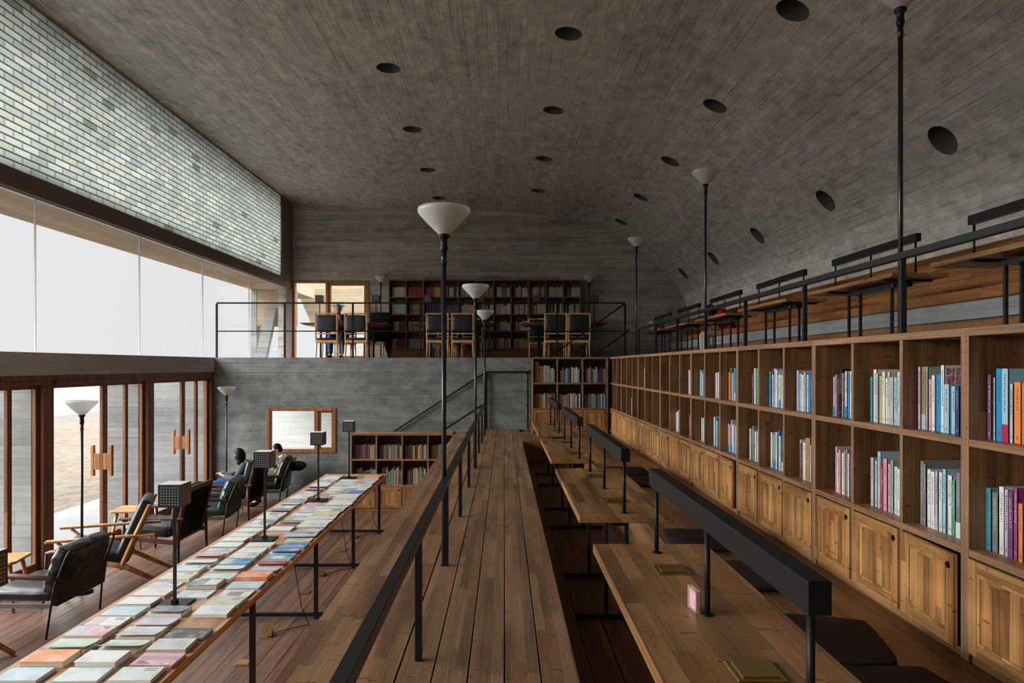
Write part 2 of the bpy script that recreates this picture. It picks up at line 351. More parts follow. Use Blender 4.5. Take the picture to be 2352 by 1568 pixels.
def glass_brick():
    n = N('pressed_glass_bricks'); c = n.xyz('Object'); a, b = c[1], c[2]
    bh, bw = .0764, .252
    q = n.math('DIVIDE', n.math('SUBTRACT', b, E+1.965), bh); i = n.math('FLOOR', q)
    off = n.math('MULTIPLY', n.math('MODULO', i, 2.), .5)
    p = n.math('ADD', n.math('DIVIDE', a, bw), off); j = n.math('FLOOR', p)
    r1 = n.white(n.comb(i, j, 1.)); r2 = n.white(n.comb(i, j, 5.)); r3 = n.white(n.comb(i, j, 8.))
    fb = n.math('FRACT', q); fa = n.math('FRACT', p)
    eb = n.math('MULTIPLY', n.math('MINIMUM', fb, n.math('SUBTRACT', 1., fb)), bh)
    ea = n.math('MULTIPLY', n.math('MINIMUM', fa, n.math('SUBTRACT', 1., fa)), bw)
    ni = n.noise(n.comb(n.math('MULTIPLY', a, 5.), n.math('MULTIPLY', b, 22.), r1), 1., 3., .6)
    col = n.ramp(n.math('ADD', n.math('MULTIPLY', r1, .55), n.math('MULTIPLY', ni, .5)), [(0., (.36,.40,.39)), (.4, (.49,.53,.515)), (.65, (.57,.605,.585)), (1., (.76,.775,.74))])
    col = n.mix(n.math('MULTIPLY', n.math('GREATER_THAN', r2, .8), .35), col, (.62,.60,.50))
    col = n.mix(n.math('MULTIPLY', n.math('GREATER_THAN', r3, .982), .6), col, (.13,.135,.10))
    rim = n.math('MINIMUM', n.math('DIVIDE', n.math('MINIMUM', eb, n.math('MULTIPLY', ea, .8)), .022), 1.)
    gv = n.math('ADD', .62, n.math('MULTIPLY', n.math('ADD', n.math('MULTIPLY', rim, .7), n.math('MULTIPLY', n.math('MULTIPLY', r2, fb), .3)), .38))
    col = n.mix(1., col, n.comb(gv, gv, gv), 'MULTIPLY')
    bed = n.math('LESS_THAN', eb, .0055); per = n.math('LESS_THAN', ea, .014)
    t = n.new('ShaderNodeBsdfTranslucent'); n.put(col, t.inputs[0])
    g = n.bsdf(n.mix(.3, col, (.22,.25,.24)), .12, 0., .6)
    m1 = n.new('ShaderNodeMixShader'); m1.inputs[0].default_value = .25; n.t.links.new(t.outputs[0], m1.inputs[1]); n.t.links.new(g, m1.inputs[2])
    t2 = n.new('ShaderNodeBsdfTranslucent'); n.put(n.mix(.6, col, (.16,.19,.18)), t2.inputs[0])
    m2 = n.new('ShaderNodeMixShader'); n.put(per, m2.inputs[0]); n.t.links.new(m1.outputs[0], m2.inputs[1]); n.t.links.new(t2.outputs[0], m2.inputs[2])
    mo = n.bsdf((.12,.12,.105), .8, 0., .2)
    m3 = n.new('ShaderNodeMixShader'); n.put(bed, m3.inputs[0]); n.t.links.new(m2.outputs[0], m3.inputs[1]); n.t.links.new(mo, m3.inputs[2])
    return n.done(m3.outputs[0])
M['brick'] = glass_brick()

def ground():
    n = N('beach_sand'); c = n.xyz('Object'); x = c[0]
    k = n.noise(n.comb(n.math('MULTIPLY', c[0], 1.), n.math('MULTIPLY', c[1], 1.), 0.), 3.2, 6., .7)
    dep = n.noise(n.comb(c[0], c[1], 0.), .35, 3., .5)
    col = n.ramp(n.math('ADD', n.math('MULTIPLY', k, .8), n.math('MULTIPLY', dep, .2)), [(.32, (.042,.030,.020)), (.5, (.100,.080,.057)), (.7, (.135,.111,.083))])
    wet = n.ramp(n.math('DIVIDE', n.math('ADD', x, 21.), 3.5), [(0., (0,0,0)), (1., (1,1,1))])
    col = n.mix(wet, (.074,.072,.07), col)
    return n.done(n.bsdf(col, .8, 0., .2, bump=k, bd=.2, bs=1.))
M['sand'] = ground()
def sea():
    n = N('grey_sea'); c = n.xyz('Object')
    k = n.noise(n.comb(n.math('MULTIPLY', c[0], .35), n.math('MULTIPLY', c[1], .06), 0.), 1., 5., .6)
    col = n.ramp(k, [(.4, (.105,.11,.112)), (.55, (.135,.138,.14)), (.66, (.18,.182,.182))])
    return n.done(n.bsdf(col, .25, 0., .5, bump=k, bd=.2, bs=.4))
M['sea'] = sea()
# ---------------------------------------------------------------- the setting
XL = -4.88; YW = 11.5; YB = 15.70; Y0 = -5.0
def sb(name, mat, *b, label=None, bevel=0):
    return struct(name, MB().box(*b), mat, None, bevel, label)
sb('floor', M['floor'], -5.05, Y0, -.2, -.5, YW+.1, 0, label='brown plank floor of the lower reading room')
# walkway deck: separate boards with open gaps over a dark carcass
w = MB(); xs = [-.368, -.246, -.124, .002, .126, .257]
rnd = random.Random(3)
for a, b in zip(xs, xs[1:]):
    y = Y0
    while y < YW:
        L = rnd.choice((1.9, 2.35, 2.9)); y1 = min(YW, y+L); w.box(a+.0025, y+.001, F1-.035, b-.0025, y1-.001, F1); y = y1
struct('floor_walkway', w, M['walk'], None, .0012, 'raised walkway of bamboo planks between the railing and the reading well')
w = MB(); y = 2.46-1.17*6
while y < 10.9:
    w.box(-.775, y+.0015, F1-.045, -.372, min(y+1.17, 10.95)-.0015, F1); y += 1.17
struct('trim_walkway_edge', w, M['walkx'], None, .0015, 'broad bamboo boards along the edge of the walkway')
w = MB(); w.box(-.765, Y0, 0, .25, 10.94, F1-.046); w.box(-.30, 10.94, 0, .40, YW, F1-.036)
struct('slab_walkway', w, M['seat'], None, 0, 'wooden carcass under the walkway')
wf = .88
sb('floor_well', M['welld'], .25, Y0, .6, .97, 9.6, wf, label='sunken dark plank floor between walkway and seat deck')
w = MB(); w.box(.96, Y0, 0, 1.99, 10.95, F1); w.box(.257, 9.6, 0, .96, 10.95, F1)
struct('floor_seat_deck', w, M['seat'], None, 0, 'bamboo seat deck in front of the long bookcase')
# platform, terrace, stairs
w = MB(); w.box(XL, YW, F2-.25, 4.9, YB, F2); w.box(1.995, Y0, 0, 4.9, YW, F2)
struct('floor_platform', w, M['floor'], None, 0, 'upper platform and terrace floor')
w = MB()
for k in range(7):
    w.box(.40+k*.238, 10.96, F1-.1, 2.07, YW-.001, F1+(k+1)*(F2-F1)/7.0-.001)
struct('trim_stair_up', w, M['seat'], None, 0, 'wooden stair from walkway to platform')
w = MB()
for k in range(7):
    w.box(-.30-k*.264, 10.96, 0, -.30-(k+1)*.264, YW-.001, F1-(k+1)*F1/8.0)
struct('trim_stair_down', w, M['seat'], None, 0, 'wooden stair from walkway to lower room')
# concrete wall below the platform, with a window opening
wx0, wx1, wz0, wz1 = -4.0, -2.83, .775, 1.535
w = MB()
for b in ((XL-.1, wx0, 0, F2-.25), (wx1, 2.07, 0, F2-.25), (wx0, wx1, 0, wz0), (wx0, wx1, wz1, F2-.25)):
    w.box(b[0], YW, b[2], b[1], YW+.2, b[3])
w.box(XL-.1, YW-.006, F2-.25, 2.07, YW+.2, F2-.003)
w.box(XL-.1, YW-.010, F2-.085, 2.07, YW, F2-.003)
struct('wall_platform_front', w, M['lowc'], None, 0, 'grey board-marked concrete wall under the platform edge')
# back wall with window opening
bx0, bx1, bz1 = -4.885, -3.104, E+1.953
w = MB(); w.box(bx1, YB, F2-.3, 5.2, YB+.25, 6.5); w.box(-5.2, YB, bz1, bx1, YB+.25, 6.5); w.box(-5.2, YB, F2-.3, bx0, YB+.25, bz1)
struct('wall_back', w, M['wallc'], None, 0, 'board-marked concrete wall at the far end of the platform')
sb('wall_rear', M['wallc'], -5.2, Y0-.2, 0, 5.2, Y0, 6.6, label='concrete wall behind')

# vaulted concrete ceiling with round openings
prof = [(-5.1,3.76),(-4.94,3.75),(-3.97,3.69),(-3.2,3.645),(-2.34,3.615),(-1.4,3.60),(-.6,3.585),(0,3.555),(.37,3.52),(.8,3.47),(1.23,3.405),(1.88,3.28),(2.31,3.13),(2.70,2.94),(3.09,2.675),(3.50,2.35),(3.825,2.03),(4.03,1.74),(4.18,1.42),(4.28,1.08),(4.33,.7),(4.34,.1)]
def cr_spline(P, k=7):
    out = []
    for i in range(len(P)-1):
        p0, p1, p2, p3 = [Vector(P[max(0, min(len(P)-1, i+d))]) for d in (-1, 0, 1, 2)]
        for j in range(k):
            t = j/k
            out.append(.5*((2*p1)+(-p0+p2)*t+(2*p0-5*p1+4*p2-p3)*t*t+(-p0+3*p1-3*p2+p3)*t**3))
    return out+[Vector(P[-1])]
pr = cr_spline(prof)
bm = bmesh.new(); uvl = bm.loops.layers.uv.new('UVMap')
arc = [0]
for a, b in zip(pr, pr[1:]): arc.append(arc[-1]+(b-a).length)
nrm = []
for i in range(len(pr)):
    d = (pr[min(i+1, len(pr)-1)]-pr[max(i-1, 0)]).normalized(); nrm.append(Vector((-d.y, d.x)))
yA, yB = Y0-.1, YB+.1; TH = 1.0
L0 = [bm.verts.new((p.x, yA, E+p.y)) for p in pr]; L1 = [bm.verts.new((p.x, yB, E+p.y)) for p in pr]
U0 = [bm.verts.new((p.x+n_.x*TH, yA, E+p.y+n_.y*TH)) for p, n_ in zip(pr, nrm)]; U1 = [bm.verts.new((p.x+n_.x*TH, yB, E+p.y+n_.y*TH)) for p, n_ in zip(pr, nrm)]
for i in range(len(pr)-1):
    f = bm.faces.new([L0[i], L1[i], L1[i+1], L0[i+1]])
    for l, uv in zip(f.loops, ((arc[i], yA), (arc[i], yB), (arc[i+1], yB), (arc[i+1], yA))): l[uvl].uv = uv
    f = bm.faces.new([U0[i], U0[i+1], U1[i+1], U1[i]])
    bm.faces.new([L0[i], L0[i+1], U0[i+1], U0[i]]); bm.faces.new([L1[i], U1[i], U1[i+1], L1[i+1]])
bm.faces.new([L0[0], U0[0], U1[0], L1[0]]); bm.faces.new([L0[-1], L1[-1], U1[-1], U0[-1]])
bmesh.ops.recalc_face_normals(bm, faces=bm.faces[:])
me = bpy.data.meshes.new('ceiling'); bm.to_mesh(me); bm.free(); HOLEM = plain('shaded_shaft_concrete', (.10,.095,.09), .85, 0, .2, .2); me.materials.append(M['ceiling']); me.materials.append(HOLEM)  # shafts coloured darker than the ceiling, their shade put into the colour
ceil = bpy.data.objects.new('ceiling', me); C.objects.link(ceil)
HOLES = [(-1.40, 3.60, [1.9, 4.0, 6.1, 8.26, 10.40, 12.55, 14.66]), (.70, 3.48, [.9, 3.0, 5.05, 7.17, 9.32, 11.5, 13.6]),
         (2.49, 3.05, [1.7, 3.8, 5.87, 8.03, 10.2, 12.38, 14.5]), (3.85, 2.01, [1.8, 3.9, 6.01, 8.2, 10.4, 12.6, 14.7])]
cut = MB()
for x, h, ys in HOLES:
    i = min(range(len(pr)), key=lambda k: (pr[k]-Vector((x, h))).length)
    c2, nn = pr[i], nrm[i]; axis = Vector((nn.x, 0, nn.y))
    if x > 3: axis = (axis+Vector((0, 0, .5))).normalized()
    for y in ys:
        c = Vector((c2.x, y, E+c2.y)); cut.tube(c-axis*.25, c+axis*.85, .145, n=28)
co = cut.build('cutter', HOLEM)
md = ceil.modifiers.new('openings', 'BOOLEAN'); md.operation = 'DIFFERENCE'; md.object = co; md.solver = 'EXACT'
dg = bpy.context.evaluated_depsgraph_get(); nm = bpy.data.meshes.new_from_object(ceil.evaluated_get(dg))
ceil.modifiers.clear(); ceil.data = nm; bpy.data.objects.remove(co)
ceil['kind'] = 'structure'; ceil['label'] = 'vaulted board-marked concrete ceiling with round openings'

# left facade, upper part: beam, glass bricks, sill ledge, butt-jointed panes
sb('beam_window_head', M['beam'], XL-.16, Y0, E+1.77, XL, YB, E+1.965, label='dark beam between window panes and glass bricks')
sb('wall_glass_brick', M['brick'], XL-.11, Y0, E+1.965, XL-.01, 14.94, E+3.722, label='pale wall of pressed glass bricks')
w = MB(); w.box(XL-.13, Y0, E+3.722, XL-.004, 14.94, E+3.80)
struct('trim_brick_head', w, plain('grey_brick_head_trim', (.30,.31,.28), .4), None, 0, 'narrow trim between glass bricks and ceiling')
w = MB(); w.box(XL-.13, 14.94, E+1.965, XL+.02, YB, E+3.8); w.box(XL-.1, 15.58, F2, XL+.02, YB, E+1.77)
struct('pillar_corner', w, M['beam'], None, 0, 'dark corner post where the glass wall meets the far wall')
sb('trim_window_channel', M['glassedge'], XL-.09, Y0, E+1.752, XL-.045, 15.58, E+1.77, label='pale channel over the window panes')
w = MB(); w.box(XL-.30, Y0, E-.10, XL, YW+.0, F2); w.box(XL-.30, YW, F2-.25, XL+.0, YB, F2)
struct('wall_ledge', w, M['sidec'], None, 0, 'grey concrete ledge above the doors')
ys = [Y0+.1, -3.1, -1.05, 1.0, 3.1, 5.15, 7.20, 9.26, 11.2, 13.24, 15.57]
for i, (a, b) in enumerate(zip(ys, ys[1:])):
    struct('window_%d' % (i+1), MB().box(XL-.075, a+.003, F2+.001, XL-.063, b-.003, E+1.752), M['glass'], None, 0, 'clear frameless pane')
w = MB()
for y in ys[1:-1]: w.box(XL-.078, y-.004, F2+.001, XL-.060, y+.004, E+1.752)
struct('trim_pane_joints', w, M['glassedge'], None, 0, 'thin joints between the tall panes')
sb('beam_roof_edge', M['finc'], -5.6, Y0, E+3.74, XL-.135, YB, E+4.1, label='concrete roof edge outside the glass bricks')
# canopy outside
struct('beam_canopy', MB().box(-5.93, Y0, E+1.79, XL-.17, 18.2, E+2.05), M['soffit'], None, 0, 'board-marked canopy soffit outside, warm light from the sand in its colour')
w = MB(); w.prism([(-5.93, E+.93), (XL-.02, E+.93), (XL-.02, E+1.79), (-5.93, E+1.79)], 'y', 15.99, 16.2)
struct('wall_canopy_end', w, M['tanc'], None, 0, 'tan concrete end wall under the canopy')
w = MB(); w.box(-5.93, 15.98, 0, -5.80, 16.3, E+1.79)
w.prism([(-5.78, E+.05), (-5.55, E+.05), (-5.28, E+1.35), (-5.52, E+1.35)], 'y', 15.80, 15.97)
struct('pillar_canopy', w, M['finc'], None, 0, 'concrete post and slanted strut under the canopy')
# tan wall seen through the far window
w = MB(); Yo = 18.4
w.prism([((672-1158)*Yo/1568, E+195*Yo/1568), (-1.2, E+195*Yo/1568), (-1.2, E+90*Yo/1568), ((718-1158)*Yo/1568, E+90*Yo/1568)], 'y', Yo, Yo+.3)
struct('wall_exterior_stair', w, M['tanc'], None, 0, 'tan concrete flank of the outside stair')
w = MB(); w.box((769-1158)*17.6/1568, 17.5, F2-.5, (786-1158)*17.6/1568, 17.7, E+1.55); w.box((762-1158)*17.6/1568, 17.45, E+1.55, (792-1158)*17.6/1568, 17.75, E+1.64)
struct('pillar_exterior', w, M['finc'], None, 0, 'concrete post outside the far window')

# doors in the lower left facade: three-light timber sets between concrete fins
fin = MB()
starts = [-5.2, -3.1, -1.0, 1.1, 3.18, 5.26, 7.36, 9.48]
for s in starts[1:]: fin.box(-5.50, s-.13, -.1, XL-.13, s-.03, E-.1)
fin.box(-6.0, 11.46, -.1, XL-.1, 11.66, F2-.02)
struct('wall_fins', fin, M['finc'], None, 0, 'pale board-marked concrete fins outside between the doors')
dz = E-.10
for i, s in enumerate(starts):
    ln = (starts[i+1]-s) if i+1 < len(starts) else 2.02
    e_ = s+ln-.12 if i+1 < len(starts) else YW
    L = 1.90 if i+1 < len(starts) else 1.92
    k_ = ln/2.12 if i+1 < len(starts) else .95
    f = MB(); x0, x1 = XL-.14, XL-.005; a_, b_ = s+.05, s+2.0*k_
    f.box(x0, s-.06, 0, x1, a_, dz); f.box(x0, b_, 0, x1, s+ln-.061 if i+1 < len(starts) else YW-.002, dz)        # jambs
    f.box(x0, a_, dz-.075, x1, b_, dz); f.box(x0, a_, 0, x1, b_, .055)      # head, sill
    f.box(XL-.02, a_, dz-.10, XL+.012, b_, dz-.06)
    d = f.build('door_%d' % (i+1), M['dframe'], None, .004); d['kind'] = 'structure'
    d['label'] = 'timber framed glass door set'
    lx0, lx1 = XL-.095, XL-.055
    def leaf(y0, y1, s0, s1, bot=.10):
        m = MB(); m.box(lx0, y0, .06, lx1, y0+s0, dz-.08); m.box(lx0, y1-s1, .06, lx1, y1, dz-.08)
        m.box(lx0, y0+s0, .06, lx1, y1-s1, .06+bot); m.box(lx0, y0+s0, dz-.08-.065, lx1, y1-s1, dz-.08)
        o = m.build('leaf', M['dframe'], d, .003)
        MB().box(XL-.080, y0+s0-.005, .06+bot-.01, XL-.072, y1-s1+.005, dz-.08-.055).build('pane', M['glass'], d)
        return o
    q1, q2 = s+1.085*k_, s+1.588*k_
    leaf(a_, q1-.001, .06, .052); leaf(q1+.001, q2-.001, .05, .05); leaf(q2+.001, b_, .012, .05)
    for sg in (1, -1):          # pull handles, one inside the room and one outside
        h = MB(); xa = XL-.055 if sg > 0 else XL-.095
        h.box(xa, q1-.052, .965, xa+sg*.075, q1-.012, 1.165); h.box(xa+sg*.075, q1-.056, .885, xa+sg*.11, q1-.008, 1.265)
        h.build('handle', M['handle'], d, .003)

# window under the platform and the brightened wall behind it
f = MB(); y0 = YW-.015; y1 = YW+.12; t = .055
f.box(wx0, y0, wz0, wx0+t, y1, wz1); f.box(wx1-t, y0, wz0, wx1, y1, wz1); f.box(wx0+t, y0, wz0, wx1-t, y1, wz0+t); f.box(wx0+t, y0, wz1-t, wx1-t, y1, wz1)
f.box(wx0+.80, y0+.01, wz0+t, wx0+.865, y1, wz1-t)
wn = f.build('window_20', M['wframe'], None, .004); wn['kind'] = 'structure'; wn['label'] = 'timber framed window in the concrete wall'
f = MB(); a, b, c_, d_ = wx0+.865, wx1-t, wz0+t, wz1-t
f.box(a, y0+.03, c_, a+.03, y1-.03, d_); f.box(b-.03, y0+.03, c_, b, y1-.03, d_); f.box(a+.03, y0+.03, c_, b-.03, y1-.03, c_+.03); f.box(a+.03, y0+.03, d_-.03, b-.03, y1-.03, d_)
f.build('sash', M['wframe'], wn, .002)
MB().box(wx0+t, YW+.05, wz0+t, wx1-t, YW+.056, wz1-t).build('pane', M['glass'], wn)
sb('wall_exterior_under_platform', M['brightc'], -6.5, 15.2, -.1, 2.0, 15.4, F2-.26, label='concrete wall behind the small window, daylight put into its colour')
# far window
f = MB(); y0 = YB-.02; y1 = YB+.14; t = .07
f.box(bx0, y0, F2, bx0+t, y1, bz1); f.box(bx1-t, y0, F2, bx1, y1, bz1); f.box(bx0+t, y0, bz1-t*.6, bx1-t, y1, bz1); f.box(bx0+t, y0, F2, bx1-t, y1, F2+.04)
f.box(bx0+.78, y0+.01, F2+.04, bx0+.84, y1, bz1-t*.6)
wn = f.build('window_21', M['wframe'], None, .004); wn['kind'] = 'structure'; wn['label'] = 'timber framed window at the far end of the platform'
f = MB(); a, b, c_, d_ = bx0+.84, bx1-t, F2+.04, bz1-t*.6
f.box(a, y0+.03, c_, a+.05, y1-.03, d_); f.box(b-.05, y0+.03, c_, b, y1-.03, d_); f.box(a+.05, y0+.03, c_, b-.05, y1-.03, c_+.05); f.box(a+.05, y0+.03, d_-.06, b-.05, y1-.03, d_)
f.build('sash', M['wframe'], wn, .002)
MB().box(bx0+t, YB+.05, F2+.04, bx1-t, YB+.056, bz1-t*.6).build('pane', M['glass'], wn)

# outside: paving strip, sand, sea, headland
sb('ground_paving', M['paving'], -6.9, Y0, -.15, -5.05, 14.0, -.02, label='pale paving strip outside the doors')
sb('ground_beach', M['sand'], -21, -60, -.6, -6.9, 260, -.12, label='sandy beach')
sb('ground_sand', M['sand'], -6.9, 12.9, -.6, 60, 260, -.14)
sb('sea', M['sea'], -1500, -400, -1.2, -20.6, 2600, -.16, label='calm grey sea')
w = MB(); rnd = random.Random(5); pts = []
for i in range(31):
    t = i/30; pts.append((-338+t*50, 4+20*min(1, t*9)*min(1, (1-t)*9)+rnd.uniform(-1, 1.)))
w.prism([(-338, -1)]+pts+[(-288, -1)], 'y', 900, 960)
struct('hill_headland', w, plain('hazy_headland', (.17,.20,.22), .9, 0, .1), None, 0, 'hazy headland across the water')

# ---------------------------------------------------------------- railings
def bars(name, segs, mat, parent):
    m = MB()
    for a, b, w_, h_ in segs: m.bar(a, b, w_, h_)
    return m.build(name, mat, parent, .002)
XR = -.308; HR = .475
r = thing('railing', 'low black steel railing with square posts along the walkway edge', 'railing', (XR, 0, F1))
yend = 10.50
bars('handrail', [((0, -3.4, HR-.018), (0, yend, HR-.018), .036, .036)], M['steelb'], r)
ypost = [2.46+1.17*k for k in range(-4, 7)]
for k, y in enumerate(ypost):
    m = MB(); m.box(-.012, y-.012, 0, .012, y+.012, HR-.036); m.build('post', M['steel'], r)
dn = MB(); sl_ = .64
dn.bar((0, yend, HR-.018), (0, 10.93, HR-.018), .03, .03); dn.bar((0, 10.93, HR-.018), (-1.75, 10.93, HR-.018-1.75*sl_), .03, .03, up=(0, 1, 0)); dn.build('stair_rail', M['steel'], r)
XT = 2.10
r = thing('railing', 'black steel railing behind the top edge of the long bookcase', 'railing', (XT, 0, F2))
bars('handrail', [((0, -3.4, .44), (0, 10.9, .44), .036, .036)], M['steelb'], r)
for k in range(-3, 8):
    y = 3.6-1.17+1.17*k
    if y < 11: MB().box(-.013, y-.013, 0, .013, y+.013, .423).build('post', M['steelb'], r)
m = MB(); m.bar((0, 10.9, .44), (-.08, 10.95, .44), .03, .03); m.bar((-.08, 10.95, .44), (-1.66, 10.95, .44-1.66*.68), .03, .03, up=(0, 1, 0)); m.build('stair_rail', M['steel'], r)
r = thing('railing', 'two-bar black steel railing along the concrete platform edge', 'railing', (0, YW+.02, F2))
bars('handrail', [((-4.85, 0, .92), (2.04, 0, .92), .025, .025)], M['steel'], r)
bars('mid_rail', [((-4.85, 0, .445), (2.04, 0, .445), .018, .018)], M['steel'], r)
for k in range(7):
    x = -4.85+k*(2.04+4.85)/6
    MB().box(x-.014, -.014, 0, x+.014, .014, .907).build('post', M['steel'], r)
m = MB(); RY = -.06; m.bar((2.02, RY, .90), (.41, RY, F1-F2+.96), .025, .025, up=(0, 1, 0)); m.bar((.41, RY, F1-F2+.96), (-.30, RY, F1-F2+.96), .025, .025)
m.bar((-.30, RY, F1-F2+.96), (-2.05, RY, F1-F2+.96-1.75*.645), .025, .025, up=(0, 1, 0))
m.box(.385, RY-.012, F1-F2, .41, RY+.012, F1-F2+.95); m.box(-.315, RY-.02, F1-F2, -.28, RY+.012, F1-F2+.95); m.box(2.0, RY-.01, .88, 2.03, .01, .91)
m.build('stair_rail', M['steel'], r)

# ---------------------------------------------------------------- bookcases
def bookcase(name, label, loc, rz, ncell, pw, mats, rows, plinth, depth, base=0., doors=True, hole=True, louvre=False, ajar=None, cat='bookcase', group=None):
    """local x along the front, y into depth, z up; rows = shelf top heights counted upwards (base board, shelves..., top)"""
    cas, shelf, back, dmat, dh = mats
    t = thing(name, label, cat, loc, rz, group); W = ncell*pw; th = .022; H = rows[-1]
    m = MB()
    m.box(0, 0, 0, th, depth, H); m.build('side_panel', cas, t, .0015); MB().box(W-th, 0, 0, W, depth, H).build('side_panel', cas, t, .0015)
    m = MB(); m.box(0, -.002, H-.03, W, depth, H); m.build('top_board', shelf, t, .0015)
    for k in range(1, ncell): MB().box(k*pw-.011, .004, plinth, k*pw+.011, depth-.01, H-.03).build('divider', cas, t, .001)
    for z in rows[:-1]:
        MB().box(th, .001, z-.026, W-th, depth-.01, z).build('shelf', shelf, t, .001)
    MB().box(th, depth-.012, 0, W-th, depth, H-.03).build('back_panel', back, t)
    m = MB().box(th, .012, 0, W-th, .03, plinth); m.build('plinth', shelf, t)
    if doors:
        z0, z1 = plinth+.006, rows[0]-.032
        for k in range(ncell):
            x0, x1 = k*pw+(th if k == 0 else .011)+.003, (k+1)*pw-(th if k == ncell-1 else .011)-.003
            yo = -.004
            fr = .042
            m = MB()
            for a in ((x0, x0+fr, z0, z1), (x1-fr, x1, z0, z1)): m.box(a[0], yo, a[2], a[1], yo+.018, a[3])
            if not (louvre and k == 0): m.box(x0+fr-.003, yo+.007, z0+fr-.003, x1-fr+.003, yo+.016, z1-fr+.003)
            else: m.box(x0+fr-.003, yo+.0165, z0+fr-.003, x1-fr+.003, yo+.0178, z1-fr+.003)
            o = m.build('cupboard_door', dmat, t, .0015)
            for a in ((z0, z0+fr), (z1-fr, z1)): MB().box(x0+fr, yo, a[0], x1-fr, yo+.018, a[1]).build('rail', dh, o, .002)
            if louvre and k == 0:
                m = MB()
                for q in range(11):
                    zz = z0+fr+(q+.5)*(z1-z0-2*fr)/11; m.cbox(((x0+x1)/2, yo+.01, zz), (x1-x0-2*fr, .004, .02), Matrix.Rotation(.7, 3, 'X'))
                m.build('louvre', dmat, o)
            else:
                m = MB(); g = .012
                for a in ((x0+fr, x0+fr+g, z0+fr, z1-fr), (x1-fr-g, x1-fr, z0+fr, z1-fr), (x0+fr+g, x1-fr-g, z0+fr, z0+fr+g), (x0+fr+g, x1-fr-g, z1-fr-g, z1-fr)):
                    m.box(a[0], yo+.002, a[2], a[1], yo+.008, a[3])
                m.build('bead', dmat, o, .001)
            hx = x1-.030 if hole != 'l' else x0+.030
            MB().tube((hx, yo-.0015, z1-.045), (hx, yo+.01, z1-.045), .013, n=16).build('finger_hole', M['dark'], o)
            if ajar == k:
                p = Vector((x0, 0, 0)) if hole != 'l' else Vector((x1, 0, 0))
                ang = -.06 if hole != 'l' else .06
                o.matrix_basis = Matrix.Translation(p) @ Matrix.Rotation(ang, 4, 'Z') @ Matrix.Translation(-p)
    for o in kids(t):
        if o.name.split('.')[0] in ('side_panel', 'top_board', 'divider', 'shelf') and group != 'dark bookcase units along the far wall':
            o.data.materials.append(M['tedge' if o.name.split('.')[0] in ('top_board', 'shelf') else 'tedgev'])
            for f in o.data.polygons:
                if f.normal.y < -.9: f.material_index = 1
    return t
XB = 1.66; PW = .401
rowsR = [1.06-.655, 1.06-.262, 1.06+.137]
def depth_y(k): return 2.462+PW*k
# local x runs towards the camera for the right-hand bookcases (front faces -X)
lab = {0:'long bamboo bookcase unit nearest the camera, cut by the photo edge', 1:'bamboo bookcase unit holding the red-lettered magazine, next to the nearest unit', 2:'bamboo bookcase unit third from the camera along the seat deck',
  3:'bamboo bookcase unit fourth from the camera, one cupboard door standing ajar', 4:'bamboo bookcase unit fifth from the camera, with few books', 5:'nearly empty bamboo bookcase unit sixth from the camera', 6:'nearly empty bamboo bookcase unit seventh from the camera',
  7:'bamboo bookcase unit with a louvred door in the far corner'}
for i in range(8):
    y0 = depth_y(3*(i-1)); n = 3
    bookcase('bookcase', lab[i], (XB, y0+n*PW-.0005, F1), -PI/2, n, PW, (M['case'], M['caseh'], M['back'], M['door'], M['doorh']), rowsR, .03, .325, louvre=(i == 7), ajar={1:2, 3:2}.get(i), group='bamboo bookcase units along the seat deck')
XC0 = .437; PC = .3955; YC = 10.65
bookcase('bookcase', 'bamboo bookcase of three compartments facing down the seat deck at its far end', (XC0, YC, F1), 0, 3, PC, (M['case'], M['caseh'], M['back'], M['door'], M['doorh']), rowsR, .03, .30)
YLO = 10.55; XLO = -2.375; rowsL = [.398, .80, 1.195]
bookcase('bookcase', 'low wooden bookcase on the lower floor behind the display table', (XLO, YLO, 0), 0, 4, .3985, (M['case'], M['caseh'], M['back'], M['door'], M['doorh']), rowsL, .04, .33)
YBK = 15.36; XBK = -2.596; PK = .3935
rowsK = [.25, .64, 1.03, 1.415, 1.80]
for i, (n, l) in enumerate(((3, 'dark bookcase unit at the far wall with red and yellow sets, beside the window'), (5, 'dark bookcase unit in the middle of the far wall shelves'), (3, 'dark bookcase unit at the far wall, third from the far window'))):
    bookcase('bookcase', l, (XBK+PK*(0, 3, 8)[i], YBK, F2), 0, n, PK-.0005, (M['dcase'], M['casedh'], M['dcase'], M['dcase'], M['dcase']), rowsK, .23, .34, doors=False, group='dark bookcase units along the far wall')

# ---------------------------------------------------------------- books
PAL = dict(W=('white',(.74,.76,.75)), G=('pale grey',(.50,.52,.53)), V=('slate grey',(.19,.21,.23)), K=('black',(.022,.022,.025)), B=('bright blue',(.02,.29,.62)), S=('sky blue',(.34,.56,.70)),
  N=('navy',(.03,.06,.16)), T=('teal',(.07,.33,.40)), A=('aqua white',(.56,.72,.72)), R=('crimson',(.42,.025,.07)), P=('pink',(.67,.35,.43)), M=('magenta',(.33,.05,.22)), O=('orange',(.80,.25,.05)), X=('tan',(.42,.24,.11)),
  Y=('yellow',(.72,.56,.06)), E=('green',(.08,.33,.17)), F=('sage green',(.30,.43,.36)), C=('cream',(.66,.62,.50)), L=('lavender',(.50,.46,.62)), D=('brown',(.16,.085,.05)), Z=('maroon',(.13,.03,.05)), Q=('salmon',(.72,.33,.25)), U=('plum',(.17,.07,.17)), J=('olive yellow',(.52,.48,.22)), H=('cornflower blue',(.26,.40,.68)), I=('royal blue',(.06,.15,.45)), g=('light green',(.42,.60,.42)))
BM = {k: plain('cover_'+v[0].replace(' ', '_'), v[1], .42, 0, .4, .05) for k, v in PAL.items()}
